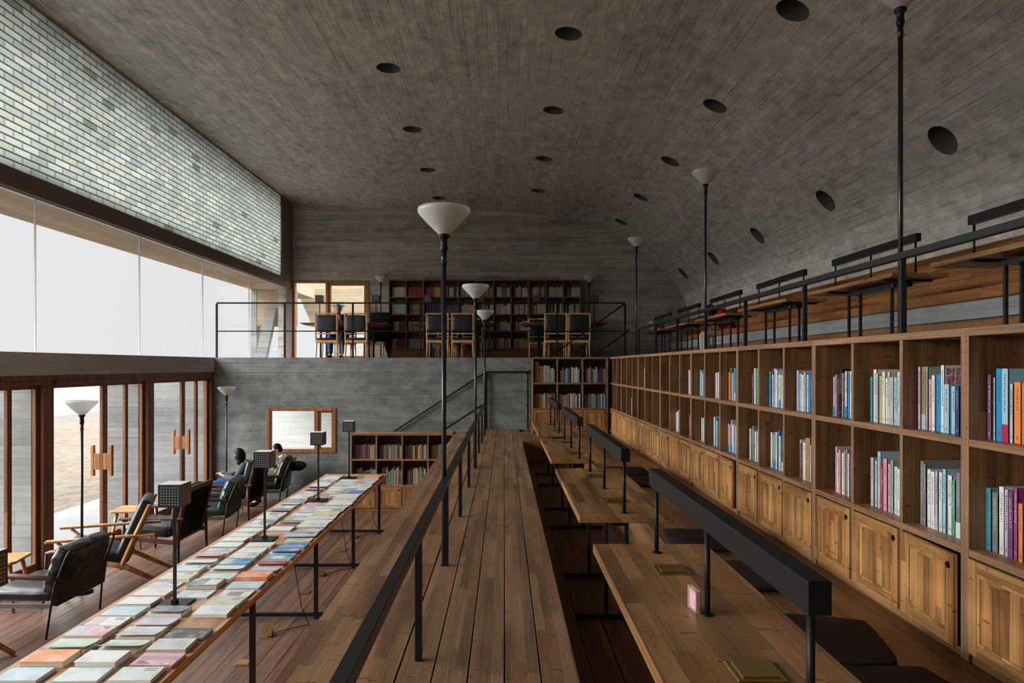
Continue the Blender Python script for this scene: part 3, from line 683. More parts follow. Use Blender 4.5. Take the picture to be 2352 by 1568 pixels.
INK = plain('dark_print', (.09,.10,.13), .6); INKW = plain('white_print', (.72,.73,.72), .6); INKR = plain('red_print', (.40,.02,.07), .6)
rb = random.Random(11)
def book_meshes(L, D, T, soft=True, lift=0.):
    """lying book: L along x, D along y (spine at y=0), T thick; returns cover and pages builders"""
    c = MB(); ct = .0022 if soft else .003; ov = 0. if soft else .003
    c.box(0, 0, 0, L, D, ct)
    c.prism([(0, 0), (ct*1.2, 0), (ct*1.2, T), (0, T)], 'x', 0, L)
    # the upper cover curls a little towards the free edge
    n = 6; zs = [T-ct + (lift*(k/n)**2.2) for k in range(n+1)]
    A = []
    for k in range(n+1):
        y = D*k/n
        A.append([c.bm.verts.new(q) for q in ((0,y,zs[k]),(L,y,zs[k]),(L,y,zs[k]+ct),(0,y,zs[k]+ct))])
    for p, q in zip(A, A[1:]):
        for i in range(4): c._f([p[i], p[(i+1)%4], q[(i+1)%4], q[i]])
    c._f(A[0][::-1]); c._f(A[-1])
    pg = MB(); pg.box(ov+.0008, ct*1.2, ct, L-ov-.0008, D-ov-.0008, T-ct)
    return c, pg
def xform(mb, mat): mb.bm.transform(mat); return mb
def marks(mb, x0, x1, y, z, h, rnd, face):         # rows of small strokes standing for the printed characters
    x = x0
    while x < x1-h*.5:
        wd = h*rnd.uniform(.55, .95)
        for q in range(2):
            a = rnd.uniform(-.5, .3)*h; b = a+h*rnd.uniform(.1, .2)
            face(mb, x, x+wd*.95, y+a, y+b)
        face(mb, x+wd*.38, x+wd*.48, y-h*.5, y+h*.5)
        x += h*1.18
    return mb
def shelf_book(key, t, H, D, x, y, z, label, group, facing, lean=0., title=0, band=None):
    """upright book, spine towards the room. facing 'x': spine looks to -X and thickness runs along +Y; 'y': spine looks to -Y, thickness along +X"""
    c, pg = book_meshes(H, D, t, True)
    # local lying frame -> upright: x->z, y->depth, z->thickness
    if facing == 'x': m = Matrix(((0,1,0,0),(0,0,1,0),(1,0,0,0),(0,0,0,1)))
    else: m = Matrix(((0,0,1,0),(0,1,0,0),(1,0,0,0),(0,0,0,1)))
    xform(c, m); xform(pg, m)
    if band:      # coloured foot of the spine
        c.mi = 1
        if facing == 'x': c.box(-.0006, .0002, 0, .012, t-.0002, H*.24)
        else: c.box(.0002, -.0006, 0, t-.0002, .012, H*.24)
    o = c.build('book', [BM[key]] + ([BM[band]] if band else []))
    pg.build('pages', M['page'], o)
    if title and t > .011:
        r = random.Random(int(y*1000)+int(x*777)); k = MB(); hh = min(.0075, t*.36)
        def face(mb, a0, a1, b0, b1):
            if facing == 'x': mb.box(-.0009, t/2+b0, H-a1, .0002, t/2+b1, H-a0)
            else: mb.box(t/2+b0, -.0009, H-a1, t/2+b1, .0002, H-a0)
        marks(k, .02, .02+H*r.uniform(.35, .6), 0, 0, hh, r, face); marks(k, H*.88, H*.94, 0, 0, hh*.8, r, face)
        k.build('lettering', INK if sum(PAL[key][1]) > .75 else INKW, o)
    o.location = (x, y, z)
    if lean:
        o.rotation_euler = (-lean, 0, 0) if facing == 'x' else (0, lean, 0)
        o.location.z += abs(math.sin(lean))*(t if (facing == 'y' and lean > 0) or (facing == 'x' and lean > 0) else 0)
    tag(o, label, 'book', group); return o
# right-hand bookcase: listed from the far side to the near side of each compartment, as one sees them from left to right
TOP = ['UFBSGOXGWU', 'LXFPWBWSSNH', 'TWGJWWCGSA', 'LPKKWCMWBW', 'LSWGWBN', 'BRWSWSWC', 'UMWE', 'OVPBT', 'MWW', 'SSS', 'WW', 'N', '', 'W', '', 'W', 'W']
BOT = ['TVWLUMOHYCG', 'VVWWLASWEVW', 'GGSRPPFAW', 'LWQWLXAM', 'WZWXW', 'WVSCBWN', 'WVVWW', 'GPPWTW', 'WBG', 'WW', 'MP', 'WWW', 'W', 'S', '', '', '', 'C', '', '', '', 'G']
PXT = [2266, 2108, 1996, 1913, 1828, 1765, 1725, 1672, 1640, 1606, 1581, 1558, 0, 1515.5, 0, 1478.5, 1464.8]
PXB = [2253, 2110, 1998, 1915, 1834, 1768, 1721, 1670, 1637, 1610, 1581, 1548, 1537, 1514, 0, 0, 0, 1449.2, 0, 0, 0, 1406.4]
rowname = ('upper', 'lower')
THK = {'W':.8}
for row, (LIST, PX) in enumerate(((TOP, PXT), (BOT, PXB))):
    zb = F1+rowsR[1-row]
    for ci, s_ in enumerate(LIST):
        if not s_: continue
        yn = depth_y(ci-1); xs_ = XB+.06; yv = max(yn*xs_/XB+.002, yn+.014); ye = min(xs_*1568/(PX[ci]-1158), yn+PW-.015)
        if ci == 0: yv = yn+.10
        n = len(s_); wts = [rb.uniform(.75, 1.25) for _ in s_]
        if ci == 0 and row == 0: wts = [.8,.5,1.1,1.4,.6,1.3,1.2,.8,.9,.7]
        if ci == 1 and row == 0: wts = [.7,.9,.7,.9,.9,1.7,.9,1.3,1.2,1.0,.6]
        if ci == 4 and row == 1: wts = [.5,.8,1.,2.2,.4]
        tot = sum(wts); y = ye; span = max(ye-yv, .012*n if ci > 8 else .01)
        for k, key in enumerate(s_):
            t = min(span*wts[k]/tot, .034 if not (ci == 4 and row == 1) else .06); y -= t
            H = rb.choice((.205, .21, .215, .225, .235, .245)) if ci < 9 else rb.uniform(.19, .23)
            D = rb.uniform(.145, .19)
            if ci == 1 and row == 0: H = [.258,.258,.258,.207,.224,.226,.264,.19,.183,.186,.19][k]
            if ci == 0 and row == 0: H = [.23,.22,.252,.252,.2,.207,.205,.25,.255,.25][k]
            if ci == 0 and row == 1: H = [.22,.21,.235,.23,.226,.245,.195,.215,.2,.2,.23][k]
            if ci == 1 and row == 1: H = [.262,.255,.235,.23,.235,.235,.25,.23,.215,.25,.23][k]
            if (ci, row, k) == (2, 1, 2): H = .26
            lean = 0.
            lb = '%s book, %s from the far side, %s shelf, %s compartment counted from the camera' % (PAL[key][0], ordn(k), rowname[row], ordn(ci))
            if n == 1: lb = '%s book standing alone, %s shelf, %s compartment counted from the camera' % (PAL[key][0], rowname[row], ordn(ci))
            shelf_book(key, t-.0008, H, D, xs_+rb.uniform(0, .008), y, zb+.0005, lb, 'books on the long bamboo bookcase', 'x', lean, title=(ci < 7), band=(rb.choice('WRBG') if rb.random() < .14 and ci < 8 else None))
            if ci == 1 and row == 0 and k == 6:       # the tall magazine: red characters on the cover turned to the camera
                tt = bpy.data.curves.new('lettering', 'FONT'); tt.body = '时尚\n健康'; tt.size = .036; tt.space_line = .92; tt.extrude = .0004; tt.align_x = 'LEFT'
                mag = C.objects[-1]; mag = [o for o in C.objects if o.get('label') == lb][0]
                mag['label'] = 'tall white magazine with red Chinese characters on its cover, %s shelf, second compartment' % rowname[row]
                to = bpy.data.objects.new('lettering', tt); C.objects.link(to)
                dg = bpy.context.evaluated_depsgraph_get(); tm = bpy.data.meshes.new_from_object(to.evaluated_get(dg)); bpy.data.objects.remove(to)
                lo = bpy.data.objects.new('lettering', tm); C.objects.link(lo); tm.materials.clear(); tm.materials.append(INKR); lo.parent = mag
                lo.rotation_euler = (PI/2, 0, 0); lo.location = (.007, -.0006, H-.039)
# return bookcase at the far end (spines face the camera)
RT = ['XXXXCCCCCLSV', 'CGBCSVKWGWWGU', 'XGCQUEFWGUUUZVC']
RB = ['DXDXXCWIOQOUB', 'FGGGCXCRWGGWNW', 'VJKFFTGXCRTTVWNSF']
for row, LIST in enumerate((RT, RB)):
    zb = F1+rowsR[1-row]
    for ci, s_ in enumerate(LIST):
        x = XC0+ci*PC+.028+(.02 if row == 0 else 0); room = PC-.06-(.02 if row == 0 else 0); wts = [rb.uniform(.7, 1.3) for _ in s_]; tot = sum(wts)
        for k, key in enumerate(s_):
            t = room*wts[k]/tot
            H = rb.uniform(.19, .25)
            if row == 0 and ci == 0: H = [.33,.33,.27,.26,.25,.27,.27,.26,.26,.22,.23,.2][k]
            if row == 1: H = rb.uniform(.19, .225)
            lb = '%s book, %s along the %s shelf, %s compartment of the far end bookcase' % (PAL[key][0], ordn(k), rowname[row], ordn(ci))
            shelf_book(key, t-.0008, H, rb.uniform(.14, .19), x, YC+.05+rb.uniform(0, .01), zb+.0005, lb, 'books in the far end bookcase', 'y', title=0)
            x += t
# the small far volumes (low bookcase and far wall): one object
m = MB(); keys = list(PAL); kidx = {k: i for i, k in enumerate(keys)}
def row_of(s_, x0, x1, yf, zb, hmin, hmax, fill=1.):
    wts = [rb.uniform(.7, 1.3) for _ in s_]; tot = sum(wts); room = (x1-x0)*fill; x = x1-room
    for k, key in enumerate(s_):
        t = room*wts[k]/tot; H = rb.uniform(hmin, hmax); D = rb.uniform(.15, .19); y = yf+rb.uniform(0, .012)
        m.mi = kidx[key]; m.box(x+.0006, y, zb, x+t-.0006, y+D, zb+H)
        m.mi = len(keys); m.box(x+.0025, y+.004, zb+.001, x+t-.0025, y+D-.003, zb+H+.0006); x += t
LT = ['DDDZDDVRZRYJYD', 'DDDXVDVJEFVGVDUJ', 'VDDZUJDZYCDVGV', 'DVDDFVEDFDXF']; LB = ['DDDDVF', 'DUDDFEJEFVGXQVE', 'DXDDVGCQGPFTZGU', 'DXDFDGXVGXDV']
for row, LIST in enumerate((LT, LB)):
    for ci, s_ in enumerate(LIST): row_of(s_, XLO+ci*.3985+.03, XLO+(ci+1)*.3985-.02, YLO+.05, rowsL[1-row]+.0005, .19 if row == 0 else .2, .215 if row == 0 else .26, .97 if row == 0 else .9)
MIX = 'CGWXCGVXCWLUQDZFSNPWGCXVD'
KK = [['REJCCCCCCCC', 'XRRRRRRRRRR', 'RRRRRRRYYYYY', 'CGVXKCCCFKVG', 'CFFXCGUXXWCG', 'XXCXXPDSX', 'DCCGCIVIIXOWI', 'ZDUXCXCXRWQWSW', 'DXPCGQQRRPGE', 'XCGJJJCG', 'UUVUCCGGCW'],
      ['SSSSSSSSSQ', 'DDDXXXXXDDD', 'NNNNNNNNN', 'UUUU', 'FCGPPCQPC', 'PXPXXBSGCW', 'GPPPWGGCW', 'GCGVCPCUPL', 'XVGPCGCGC', 'VKVKWGKCG', 'FKCGWZXCX'],
      ['DXSSSRRRRRD', 'PPXXPPXPXPP', 'NVKVC', 'VKGVC', 'CXGVCD', 'DXGVCW', 'XDLLPLGGC', 'UPUPCGCC', 'CXCCXVC', 'XCGVC', 'DCXVC'],
      ['VGGRRUUUU', 'PPPGPPPGCC', 'VGGCCVSW', 'VGCGXXVVNN', 'CXGNNWC', 'CXGCPGCGC', 'GXCGCXGXW', 'VGXXGGYYYY', 'GCPGVXC', 'GVGCWVG', 'GWVGWGG']]
for row, LIST in enumerate(KK):
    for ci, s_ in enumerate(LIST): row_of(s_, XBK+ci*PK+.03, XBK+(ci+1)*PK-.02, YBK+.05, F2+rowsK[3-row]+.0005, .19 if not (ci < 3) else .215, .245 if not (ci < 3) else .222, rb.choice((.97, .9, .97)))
def dull(c):  # greys and darkens the covers: shadow on the shelves put into the colour
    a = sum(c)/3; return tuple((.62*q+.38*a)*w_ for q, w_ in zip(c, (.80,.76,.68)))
o = m.build('small_distant_books', [plain('shaded_cover_'+PAL[k][0].replace(' ', '_'), dull(PAL[k][1]), .5, 0, .3, .2) for k in keys]+[M['page']], None, 0, 1, False)
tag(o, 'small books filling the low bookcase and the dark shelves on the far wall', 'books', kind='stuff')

# ---------------------------------------------------------------- display table with books, lamps, floor boxes
TZ = .75; TX0, TX1 = -2.46, -1.61; joints = [1.45, 3.08, 4.68, 6.30, 7.88, 9.42]
T = thing('display_table', 'long wooden display table covered with rows of books, black steel legs', 'table', (-2.035, 5.4, 0))
ox, oy = -2.035, 5.4
for a, b in zip(joints, joints[1:]):
    MB().box(TX0-ox, a-oy+.0012, TZ-.042, TX1-ox, b-oy-.0012, TZ).build('tabletop', M['btable'], T, .003)
for y in (1.55, 3.05, 4.53, 6.06, 7.56, 9.12):
    for x in (TX1-.06, TX0+.06): MB().box(x-.016-ox, y-.016-oy, 0, x+.016-ox, y+.016-oy, TZ-.042).build('leg', M['steel'], T)
    MB().box(TX0+.076-ox, y-.014-oy, .02, TX1-.076-ox, y+.014-oy, .05).build('foot_bar', M['steel'], T)
    MB().box(TX0+.076-ox, y-.014-oy, TZ-.075, TX1-.076-ox, y+.014-oy, TZ-.043).build('cross_bar', M['steel'], T)
    # floor bar running on under the walkway side
    MB().box(TX1-.044-ox, y-.014-oy, .02, -.80-ox, y+.014-oy, .05).build('floor_bar', M['steel'], T)

ART = {k: plain('print_'+v[0].replace(' ', '_'), tuple(.5*q+.5*w for q, w in zip(v[1], (.62,.64,.63))), .42, 0, .4, .1) for k, v in PAL.items()}
def flatmat(k):
    v = PAL[k]; w = .12 if k in 'OPRIBKVTM' else .42; c0 = tuple((1-w)*q+w*g_ for q, g_ in zip(v[1], (.68,.71,.70)))
    n = N('soft_cover_'+v[0].replace(' ', '_')); t = n.new('ShaderNodeTexCoord'); oi = n.new('ShaderNodeObjectInfo').outputs['Random']
    va = n.new('ShaderNodeVectorMath'); va.operation = 'ADD'; n.t.links.new(t.outputs['Object'], va.inputs[0]); n.put(n.comb(n.math('MULTIPLY', oi, 9.), n.math('MULTIPLY', oi, 5.), 0.), va.inputs[1])
    q = n.noise(va.outputs[0], 9., 4., .6)
    return n.done(n.bsdf(n.ramp(q, [(.35, tuple(x*.82 for x in c0)), (.5, c0), (.68, tuple(min(.8, x*.6+.32) for x in c0))]), .38, 0, .45))
FLAT = {k: flatmat(k) for k in PAL}
def rect(mb, x0, x1, y0, y1, z): mb.box(x0, y0, z, x1, y1, z+.0006)
def flat_book(key, L, D, t, x, y, z, rz, label, cat, name, group, flip, lift=0., art=None, soft=True, pagem='page'):
    c, pg = book_meshes(L, D, t, soft, lift)
    k = MB(); zt = t+.0001
    r = random.Random(int(x*991+y*1373)); mats = []
    if art:
        mats = [ART[art], INK, INKW]
        kind = r.randrange(4)
        k.mi = 0
        if lift == 0.:
            if kind == 0: rect(k, L*.05, L*.45, D*.1, D*.9, zt)
            elif kind == 1: rect(k, L*.05, L*.95, D*.5, D*.72, zt)
            elif kind == 2: rect(k, L*.3, L*.75, D*.25, D*.8, zt)
            else: rect(k, L*.62, L*.97, D*.06, D*.94, zt)
            k.mi = 1
            for q in range(r.randrange(1, 4)): rect(k, L*.12, L*(.12+r.uniform(.1, .3)), D*(.15+.13*q), D*(.19+.13*q), zt+.0004)
            k.mi = 2; rect(k, L*.80, L*.90, D*.08, D*.2, zt+.0005)
    if flip:
        m_ = Matrix.Translation((L, D, 0)) @ Matrix.Rotation(PI, 4, 'Z'); xform(c, m_); xform(pg, m_); xform(k, m_)
    o = c.build(name, FLAT[key]); pg.build('pages', M[pagem], o)
    if art and lift == 0.: k.build('cover_pattern', mats, o)
    else: k.bm.free()
    o.location = (x, y, z); o.rotation_euler = (0, 0, rz); return tag(o, label, cat, group)
ROWS = [  # near -> far: (cover, art, thickness)  window side, middle, walkway side
 ['SVt', 'O.T', 'gEt', 'PLT', 'WPt', 'SIt', 'W.t', 'C.t', 'GPs', 'CJt', 'SWt', 'WCt', 'PLt', 'GVs', 'W.t', 'WSt', 'CWt', 'WGt', 'SWt', 'VWs', 'WSt', 'WKt', 'VQs', 'FWt', 'GFs', 'VHs', 'WGt', 'GWs', 'XWs', 'PWs', 'UCs', 'WSs', 'CWs', 'GFs', 'WGs', 'gFs', 'Fgs'],
 ['ATt', 'W.T', 'AFt', 'G.t', 'LVs', 'VGt', '', 'ASs', 'VWT', 'AWt', 'WQt', 'BSt', 'WGt', 'W.t', 'C.t', '', 'HWs', 'WGT', 'RWs', 'VGs', 'GVs', 'WXs', 'HSs', 'WRs', 'PUs', '', 'GSs', 'VGs', 'XCs', 'CWs', 'WGs', 'GWs', 'SGs', 'WJs', '', 'UDs', 'Zgs'],
 ['AWt', 'PMt', 'G.t', 'KVt', '', 'W.t', 'JCt', 'WKs', 'SBs', 'OQT', 'LVs', 'RPs', 'TWs', 'BAs', 'ITs', 'EYs', 'HLm', 'XLm', 'GWm', 'WHm', 'WLm', 'YWm', 'WKm', 'GSm', 'WVm', 'WGm', 'CWm', 'WGm', 'INm', 'NWm', 'WGm', 'SWm', 'OWm', 'HIm', 'ONT', 'VIm', '..m']]
RX = [-2.39, -2.115, -1.85]; rn = ['window-side row', 'middle row', 'walkway-side row']
for ri, lst in enumerate(ROWS):
    y = 3.19; cnt = 0; dy = .1685
    for k, s_ in enumerate(lst):
        yy = y+k*dy
        if not s_ or s_[0] == '.' or yy > 9.22: continue
        if ri == 1 and min(abs(yy+.07-q) for q in (4.26, 5.86, 7.55, 9.05)) < .135: continue
        key, art, th = s_; art = None if art == '.' else art
        if rb.random() < .35: art = None
        mag = th == 'm'
        t = {'T':rb.uniform(.030, .037), 't':rb.uniform(.016, .025), 's':rb.uniform(.009, .014), 'm':rb.uniform(.005, .009)}[th]
        L, D = (rb.uniform(.200, .222), rb.uniform(.142, .152)) if not mag else (rb.uniform(.255, .275), rb.uniform(.186, .2))
        jx = rb.uniform(-.008, .008); rz = rb.uniform(-.03, .03) if not mag else rb.uniform(-.07, .07)
        z = TZ+.0004; x = RX[ri]+jx
        if mag:
            x = -1.905+jx; pz = 1
        lift = rb.choice((0, 0, .004, .012, .018)) if th in 'ts' and art is None or (th == 's' and rb.random() < .25) else 0.
        if (ri, k) == (1, 2): lift = .03
        if (ri, k) in ((0, 2), (1, 5)): lift = .016
        flip = not ((ri, k) in ((2, 1), (2, 3), (2, 5), (2, 9)))
        nm = 'magazine' if mag else 'book'
        lb = '%s %s, %s from the near end of the %s on the display table' % (PAL[key][0], nm, ordn(cnt), rn[ri]); cnt += 1
        o = flat_book(key, L, D, t, x, yy, z, rz, lb, nm, nm, '%ss in the %s of the display table' % (nm, rn[ri]), flip, lift, art, th != 'T', 'page' if rb.random() < .6 else 'pagew')
        if mag: o.rotation_euler = (-.052, 0, rz); o.location.z = TZ+.0125+.0005
# lamps with a perforated cube shade
def perforated(mb, c, u, v, nrm_, size, n, r):
    """one perforated face: centre c, in-plane axes u, v"""
    c, u, v = Vector(c), Vector(u), Vector(v); p = size/(n+1.2); st = -size/2
    edges = [st]+[st+.6*p+p*(k+.0) for k in range(n+1)]+[size/2]
    cells = [(edges[i], edges[i+1]) for i in range(n+2)]
    for i, (a0, a1) in enumerate(cells):
        for j, (b0, b1) in enumerate(cells):
            q = [c+u*a0+v*b0, c+u*a1+v*b0, c+u*a1+v*b1, c+u*a0+v*b1]
            if i in (0, n+1) or j in (0, n+1): mb._f([mb.bm.verts.new(k) for k in q]); continue
            cc = c+u*((a0+a1)/2)+v*((b0+b1)/2)
            ring = [mb.bm.verts.new(cc+(u*math.cos(t)+v*math.sin(t))*r) for t in [PI/4*k-3*PI/4 for k in range(8)]]
            out = [mb.bm.verts.new(k) for k in q]
            for k in range(4): mb._f([out[k], out[(k+1)%4], ring[(2*k+2)%8], ring[(2*k+1)%8], ring[2*k]])
def cube_lamp(name, label, loc, h, size, base, rz=0., cord=None, group=None):
    t = thing(name, label, 'lamp', loc, rz, group)
    MB().box(-base/2, -base/2, 0, base/2, base/2, .010).build('base_plate', M['steel'], t, .001)
    m = MB(); m.box(-.008, -.008, .010, .008, .008, h-size*.9); m.box(-.016, -.016, .010, .016, .016, .034); m.build('pole', M['steel'], t)
    m = MB(); z = h-size/2; s = size/2
    for u, v, n_ in (((1,0,0),(0,0,1),(0,-1,0)), ((-1,0,0),(0,0,1),(0,1,0)), ((0,1,0),(0,0,1),(1,0,0)), ((0,-1,0),(0,0,1),(-1,0,0))):
        perforated(m, Vector((0,0,z))+Vector(n_)*s, u, v, n_, size, 7, size*.025)
    m.box(-s, -s, z-s, s, s, z-s+.002)
    bmesh.ops.remove_doubles(m.bm, verts=m.bm.verts[:], dist=1e-5)
    m.build('lamp_shade', M['steelb'], t)
    MB().box(-s+.0006, -s+.0006, z-s+.003, s-.0006, s-.0006, z+s+.0015).build('shade_liner', M['liner'], t)
    if cord:
        MB().path(cord, .0035, 6).build('cord', M['blackfab'], t)
    return t
LY = [2.66, 4.26, 5.86, 7.55, 9.05]
ln_ = ['perforated cube lamp on the display table cut by the photo edge', 'perforated cube lamp on the display table, nearest whole one to the camera', 'perforated cube lamp on the display table in front of the seated readers', 'perforated cube lamp on the display table before the small window', 'perforated cube lamp at the far end of the display table']
for k, y in enumerate(LY):
    cord = None
    if k >= 2:
        yb = (5.66, 7.29, 8.89)[k-2]
        by = yb-y; R = rb
        cord = [(.05, .085, .004), (.24, .11, -.03), (.30, .06, -.10)]
        cord = [(.30, -.02, -.09), (.31, -.04, -.30), (.34, by*.4, -.55), (.42, by*.6, -.70), (.36, by+.22, -.738), (.20, by+.12, -.742), (.10, by-.02, -.735), (.085, by, -.70)]
        cord = [(-.02, 0, -.046), (.0, .0, -.2)] + cord[1:] if False else [(.25, .0, -.047), (.27, -.03, -.25)] + cord[2:]
    cube_lamp('table_lamp', ln_[k], (-2.055, y, TZ), .76, .14, .18, 0, cord, 'perforated cube lamps on the display table')
def floor_box(label, loc, opened):
    t = thing('floor_socket', label, 'socket', loc, 0, 'brass floor sockets beneath the display table')
    MB().box(-.055, -.055, 0, .055, .055, .006).build('frame', M['brass'], t, .002)
    m = MB()
    if opened: m.cbox((0, .0, .045), (.09, .09, .005), Matrix.Rotation(.85, 3, 'X')); m.build('lid', M['brass'], t, .001); MB().cbox((.02, .02, .025), (.04, .035, .035)).build('plug', M['blackfab'], t, .004)
    else: m.box(-.045, -.045, .006, .045, .045, .011).build('lid', M['brass'], t, .002)
for y, lb in ((5.15, 'closed brass floor socket nearest the camera beneath the display table'), (6.74, 'closed brass floor socket second from the camera beneath the display table'), (8.28, 'closed brass floor socket farthest from the camera beneath the display table')): floor_box(lb, (-1.965, y, 0), False)
for y, lb in ((5.66, 'open brass floor socket with cord nearest the camera beneath the display table'), (7.29, 'open brass floor socket with cord second from the camera beneath the display table'), (8.89, 'open brass floor socket with cord nearest the low bookcase')): floor_box(lb, (-1.965, y, 0), True)

# ---------------------------------------------------------------- torchiere lamps
def floor_lamp(label, loc, group, base=True):
    t = thing('floor_lamp', label, 'lamp', loc, 0, group); H = 1.90
    m = MB(); m.tube((0,0,0), (0,0,1.60), .0125, n=12); m.tube((0,0,1.60), (0,0,1.665), .0145, n=12); m.tube((.014,0,1.615), (.024,0,1.615), .003, n=6); m.build('pole', M['steelb'], t)
    m = MB(); m.lathe([(.0, 1.665), (.018, 1.666), (.021, 1.685), (.018, 1.70), (.019, 1.735), (.029, 1.74), (.031, 1.752), (.029, 1.757), (0, 1.757)], 20); m.build('socket', M['steel'], t)
    m = MB(); o_ = [(.026, 1.757), (.05, 1.778), (.10, 1.828), (.134, 1.866), (.1405, 1.882), (.139, 1.894), (.134, 1.899)]; i_ = [(.130, 1.894), (.132, 1.880), (.126, 1.866), (.095, 1.832), (.045, 1.782), (0, 1.765)]
    m.lathe(o_+i_, 36); m.build('lamp_shade', M['opal'], t)
    if base: m = MB(); m.lathe([(0, 0), (.10, 0), (.10, .012), (.02, .02), (0, .02)], 28); m.build('base', M['steel'], t)
    else: m = MB(); m.box(-.016, -.016, 0, .016, .016, .004); m.build('foot_plate', M['steel'], t)
    return t
g = 'tall torch lamps with white cone shades'
for y, l in ((3.63, 'white cone torch lamp on the walkway railing, nearest the camera'), (7.07, 'white cone torch lamp on the walkway railing, second from the camera'), (10.35, 'white cone torch lamp at the far end of the walkway railing')): floor_lamp(l, (XR-.012 if y < 4 else XR+.012, y, F1+.0005), g, False)
for y, l in ((3.6, 'white cone torch lamp above the bookcase, its shade cut by the photo top'), (7.11, 'white cone torch lamp above the bookcase in the middle of the terrace railing'), (10.85, 'white cone torch lamp at the far end of the terrace railing')): floor_lamp(l, (XT+.006, y+.028, F2+.0005), g, False)
floor_lamp('white cone torch lamp on the lower floor before the open beach view', (-4.175, 6.75, 0), g)
floor_lamp('white cone torch lamp on the lower floor in the corner by the concrete wall', (-4.555, 11.2, 0), g)
floor_lamp('white cone torch lamp on the platform between window and dark bookcase', (-2.80, 15.50, F2), g)
floor_lamp('white cone torch lamp on the platform in the dark beyond the far shelves', (1.93, 15.50, F2), g)

# ---------------------------------------------------------------- reading tables in the well and on the terrace
def reading_table(label, X, y0, zf, Lt=1.56, group=None):
    t = thing('reading_table', label, 'table', (X, y0+Lt/2, zf), 0, group); h = .62; l = Lt/2
    m = MB().box(-.235, -l, h-.036, .235, l, h); m.build('tabletop', M['table'], t, .003)
    for q in (-.47, .26):
        for sx in (-.055, .055): MB().box(sx-.011, q-.011, .026, sx+.011, q+.011, h-.09).build('leg', M['steelb'], t)
        MB().box(-.22, q-.014, 0, .22, q+.014, .026).build('foot_bar', M['steelb'], t)
    MB().box(-.066, -.50, h-.09, .066, .29, h-.055).build('beam', M['steelb'], t, .002)
    MB().box(-.045, -.60, h-.092, .045, -.50, h-.040).build('power_box', M['steel'], t, .002)
    m = MB(); m.box(-.20, -.62, h-.054, .20, -.58, h-.037); m.box(-.20, .36, h-.054, .20, .40, h-.037); m.build('batten', M['steel'], t)
    for s in (-1, 1):
        b = MB(); yb = s*(l-.37)
        b.box(-.058, yb-.056, h+.0002, .062, yb+.056, h+.006); o = b.build('brass_socket', M['brass'], t, .003)
        MB().box(-.044, yb-.044, h+.006, .048, yb+.044, h+.0105).build('lid', M['brass'], o, .003)
    return t
def bar_lamp(label, X, y0, z, Lt=1.56, group=None):
    t = thing('bar_lamp', label, 'lamp', (X, y0+Lt/2, z), 0, group)
    MB().box(-.023, -.755, .262, .023, .68, .328).build('lamp_bar', M['lampbar'], t, .0015, 2)
    MB().box(-.015, -.72, .2605, .015, .65, .2618).build('diffuser', plain('dim_diffuser', (.25,.24,.22), .6) if 'dim_diffuser' not in bpy.data.materials else bpy.data.materials['dim_diffuser'], t)
    for q in (-.715, -.03, .645):
        m = MB(); m.tube((0, q, .003), (0, q, .262), .0085, n=14); m.build('post', M['lampbar'], t)
        m = MB(); m.lathe([(0, 0), (.019, 0), (.019, .003), (.012, .005), (0, .005)], 18, (0, q, 0)); m.build('foot', M['lampbar'], t)
    return t
XM = .604
names = ['nearest the camera, cut by the photo bottom', 'second from the camera', 'third from the camera', 'farthest from the camera']
for k, y in enumerate((1.28, 3.37, 5.41, 7.45)):
    reading_table('narrow bamboo reading table in the sunken well, '+names[k], XM, y, wf, group='reading tables in the sunken well')
    bar_lamp('long black bar lamp on the well reading table '+names[k].split(',')[0], XM, y, wf+.62, group='bar lamps on the well tables')
XT2 = 3.39
tn = ['partly cut by the photo edge, nearest the camera', 'second from the camera', 'third from the camera', 'fourth from the camera', 'fifth from the camera', 'at the far end, carrying the grey box']
for k, y in enumerate((3.50, 5.56, 7.66, 9.74, 11.80, 13.86)):
    reading_table('bamboo reading table on the upper terrace, '+tn[k], XT2, y, F2, group='reading tables on the terrace')
    bar_lamp('long black bar lamp on the terrace table '+tn[k].split(',')[0].replace('partly cut by the photo edge', 'cut by the photo edge') , XT2, y, F2+.62, group='bar lamps on the terrace tables')
m = MB(); m.box(-.17, -.14, 0, .17, .14, .235)
gb = m.build('storage_box', plain('slate_box', (.12,.15,.17), .6), None, .004); gb.location = (3.30, 14.9, F2+.6205); tag(gb, 'grey box with pale labels on the farthest terrace table', 'box')
MB().box(-.165, -.1425, .02, -.07, -.1402, .10).build('box_label', INKW, gb); MB().box(-.165, -.1425, .13, -.07, -.1402, .215).build('box_label', INKW, gb)
# acrylic card stand on the nearest well table
n = N('clear_acrylic'); tr = n.new('ShaderNodeBsdfTransparent'); tr.inputs[0].default_value = (.95, .9, .9, 1); mx = n.new('ShaderNodeMixShader'); mx.inputs[0].default_value = .22
n.t.links.new(tr.outputs[0], mx.inputs[1]); n.t.links.new(n.bsdf((.9,.85,.85), .08), mx.inputs[2]); acr = n.done(mx.outputs[0])
cs = MB().cbox((0, 0, .036), (.014, .06, .07)).build('card_stand', acr, None, .002); cs.location = (.572, 2.065, wf+.6205); cs.rotation_euler = (0, 0, .12)
tag(cs, 'small clear card stand with a pink card on the nearest well table', 'card stand')
MB().cbox((0, 0, .033), (.003, .05, .056)).build('card', BM['P'], cs)
k = MB(); rr = random.Random(2)
for q in range(5): k.cbox((-.0018, 0, .05-.009*q), (.0004, rr.uniform(.02, .042), .003))
k.build('lettering', INKW, cs)
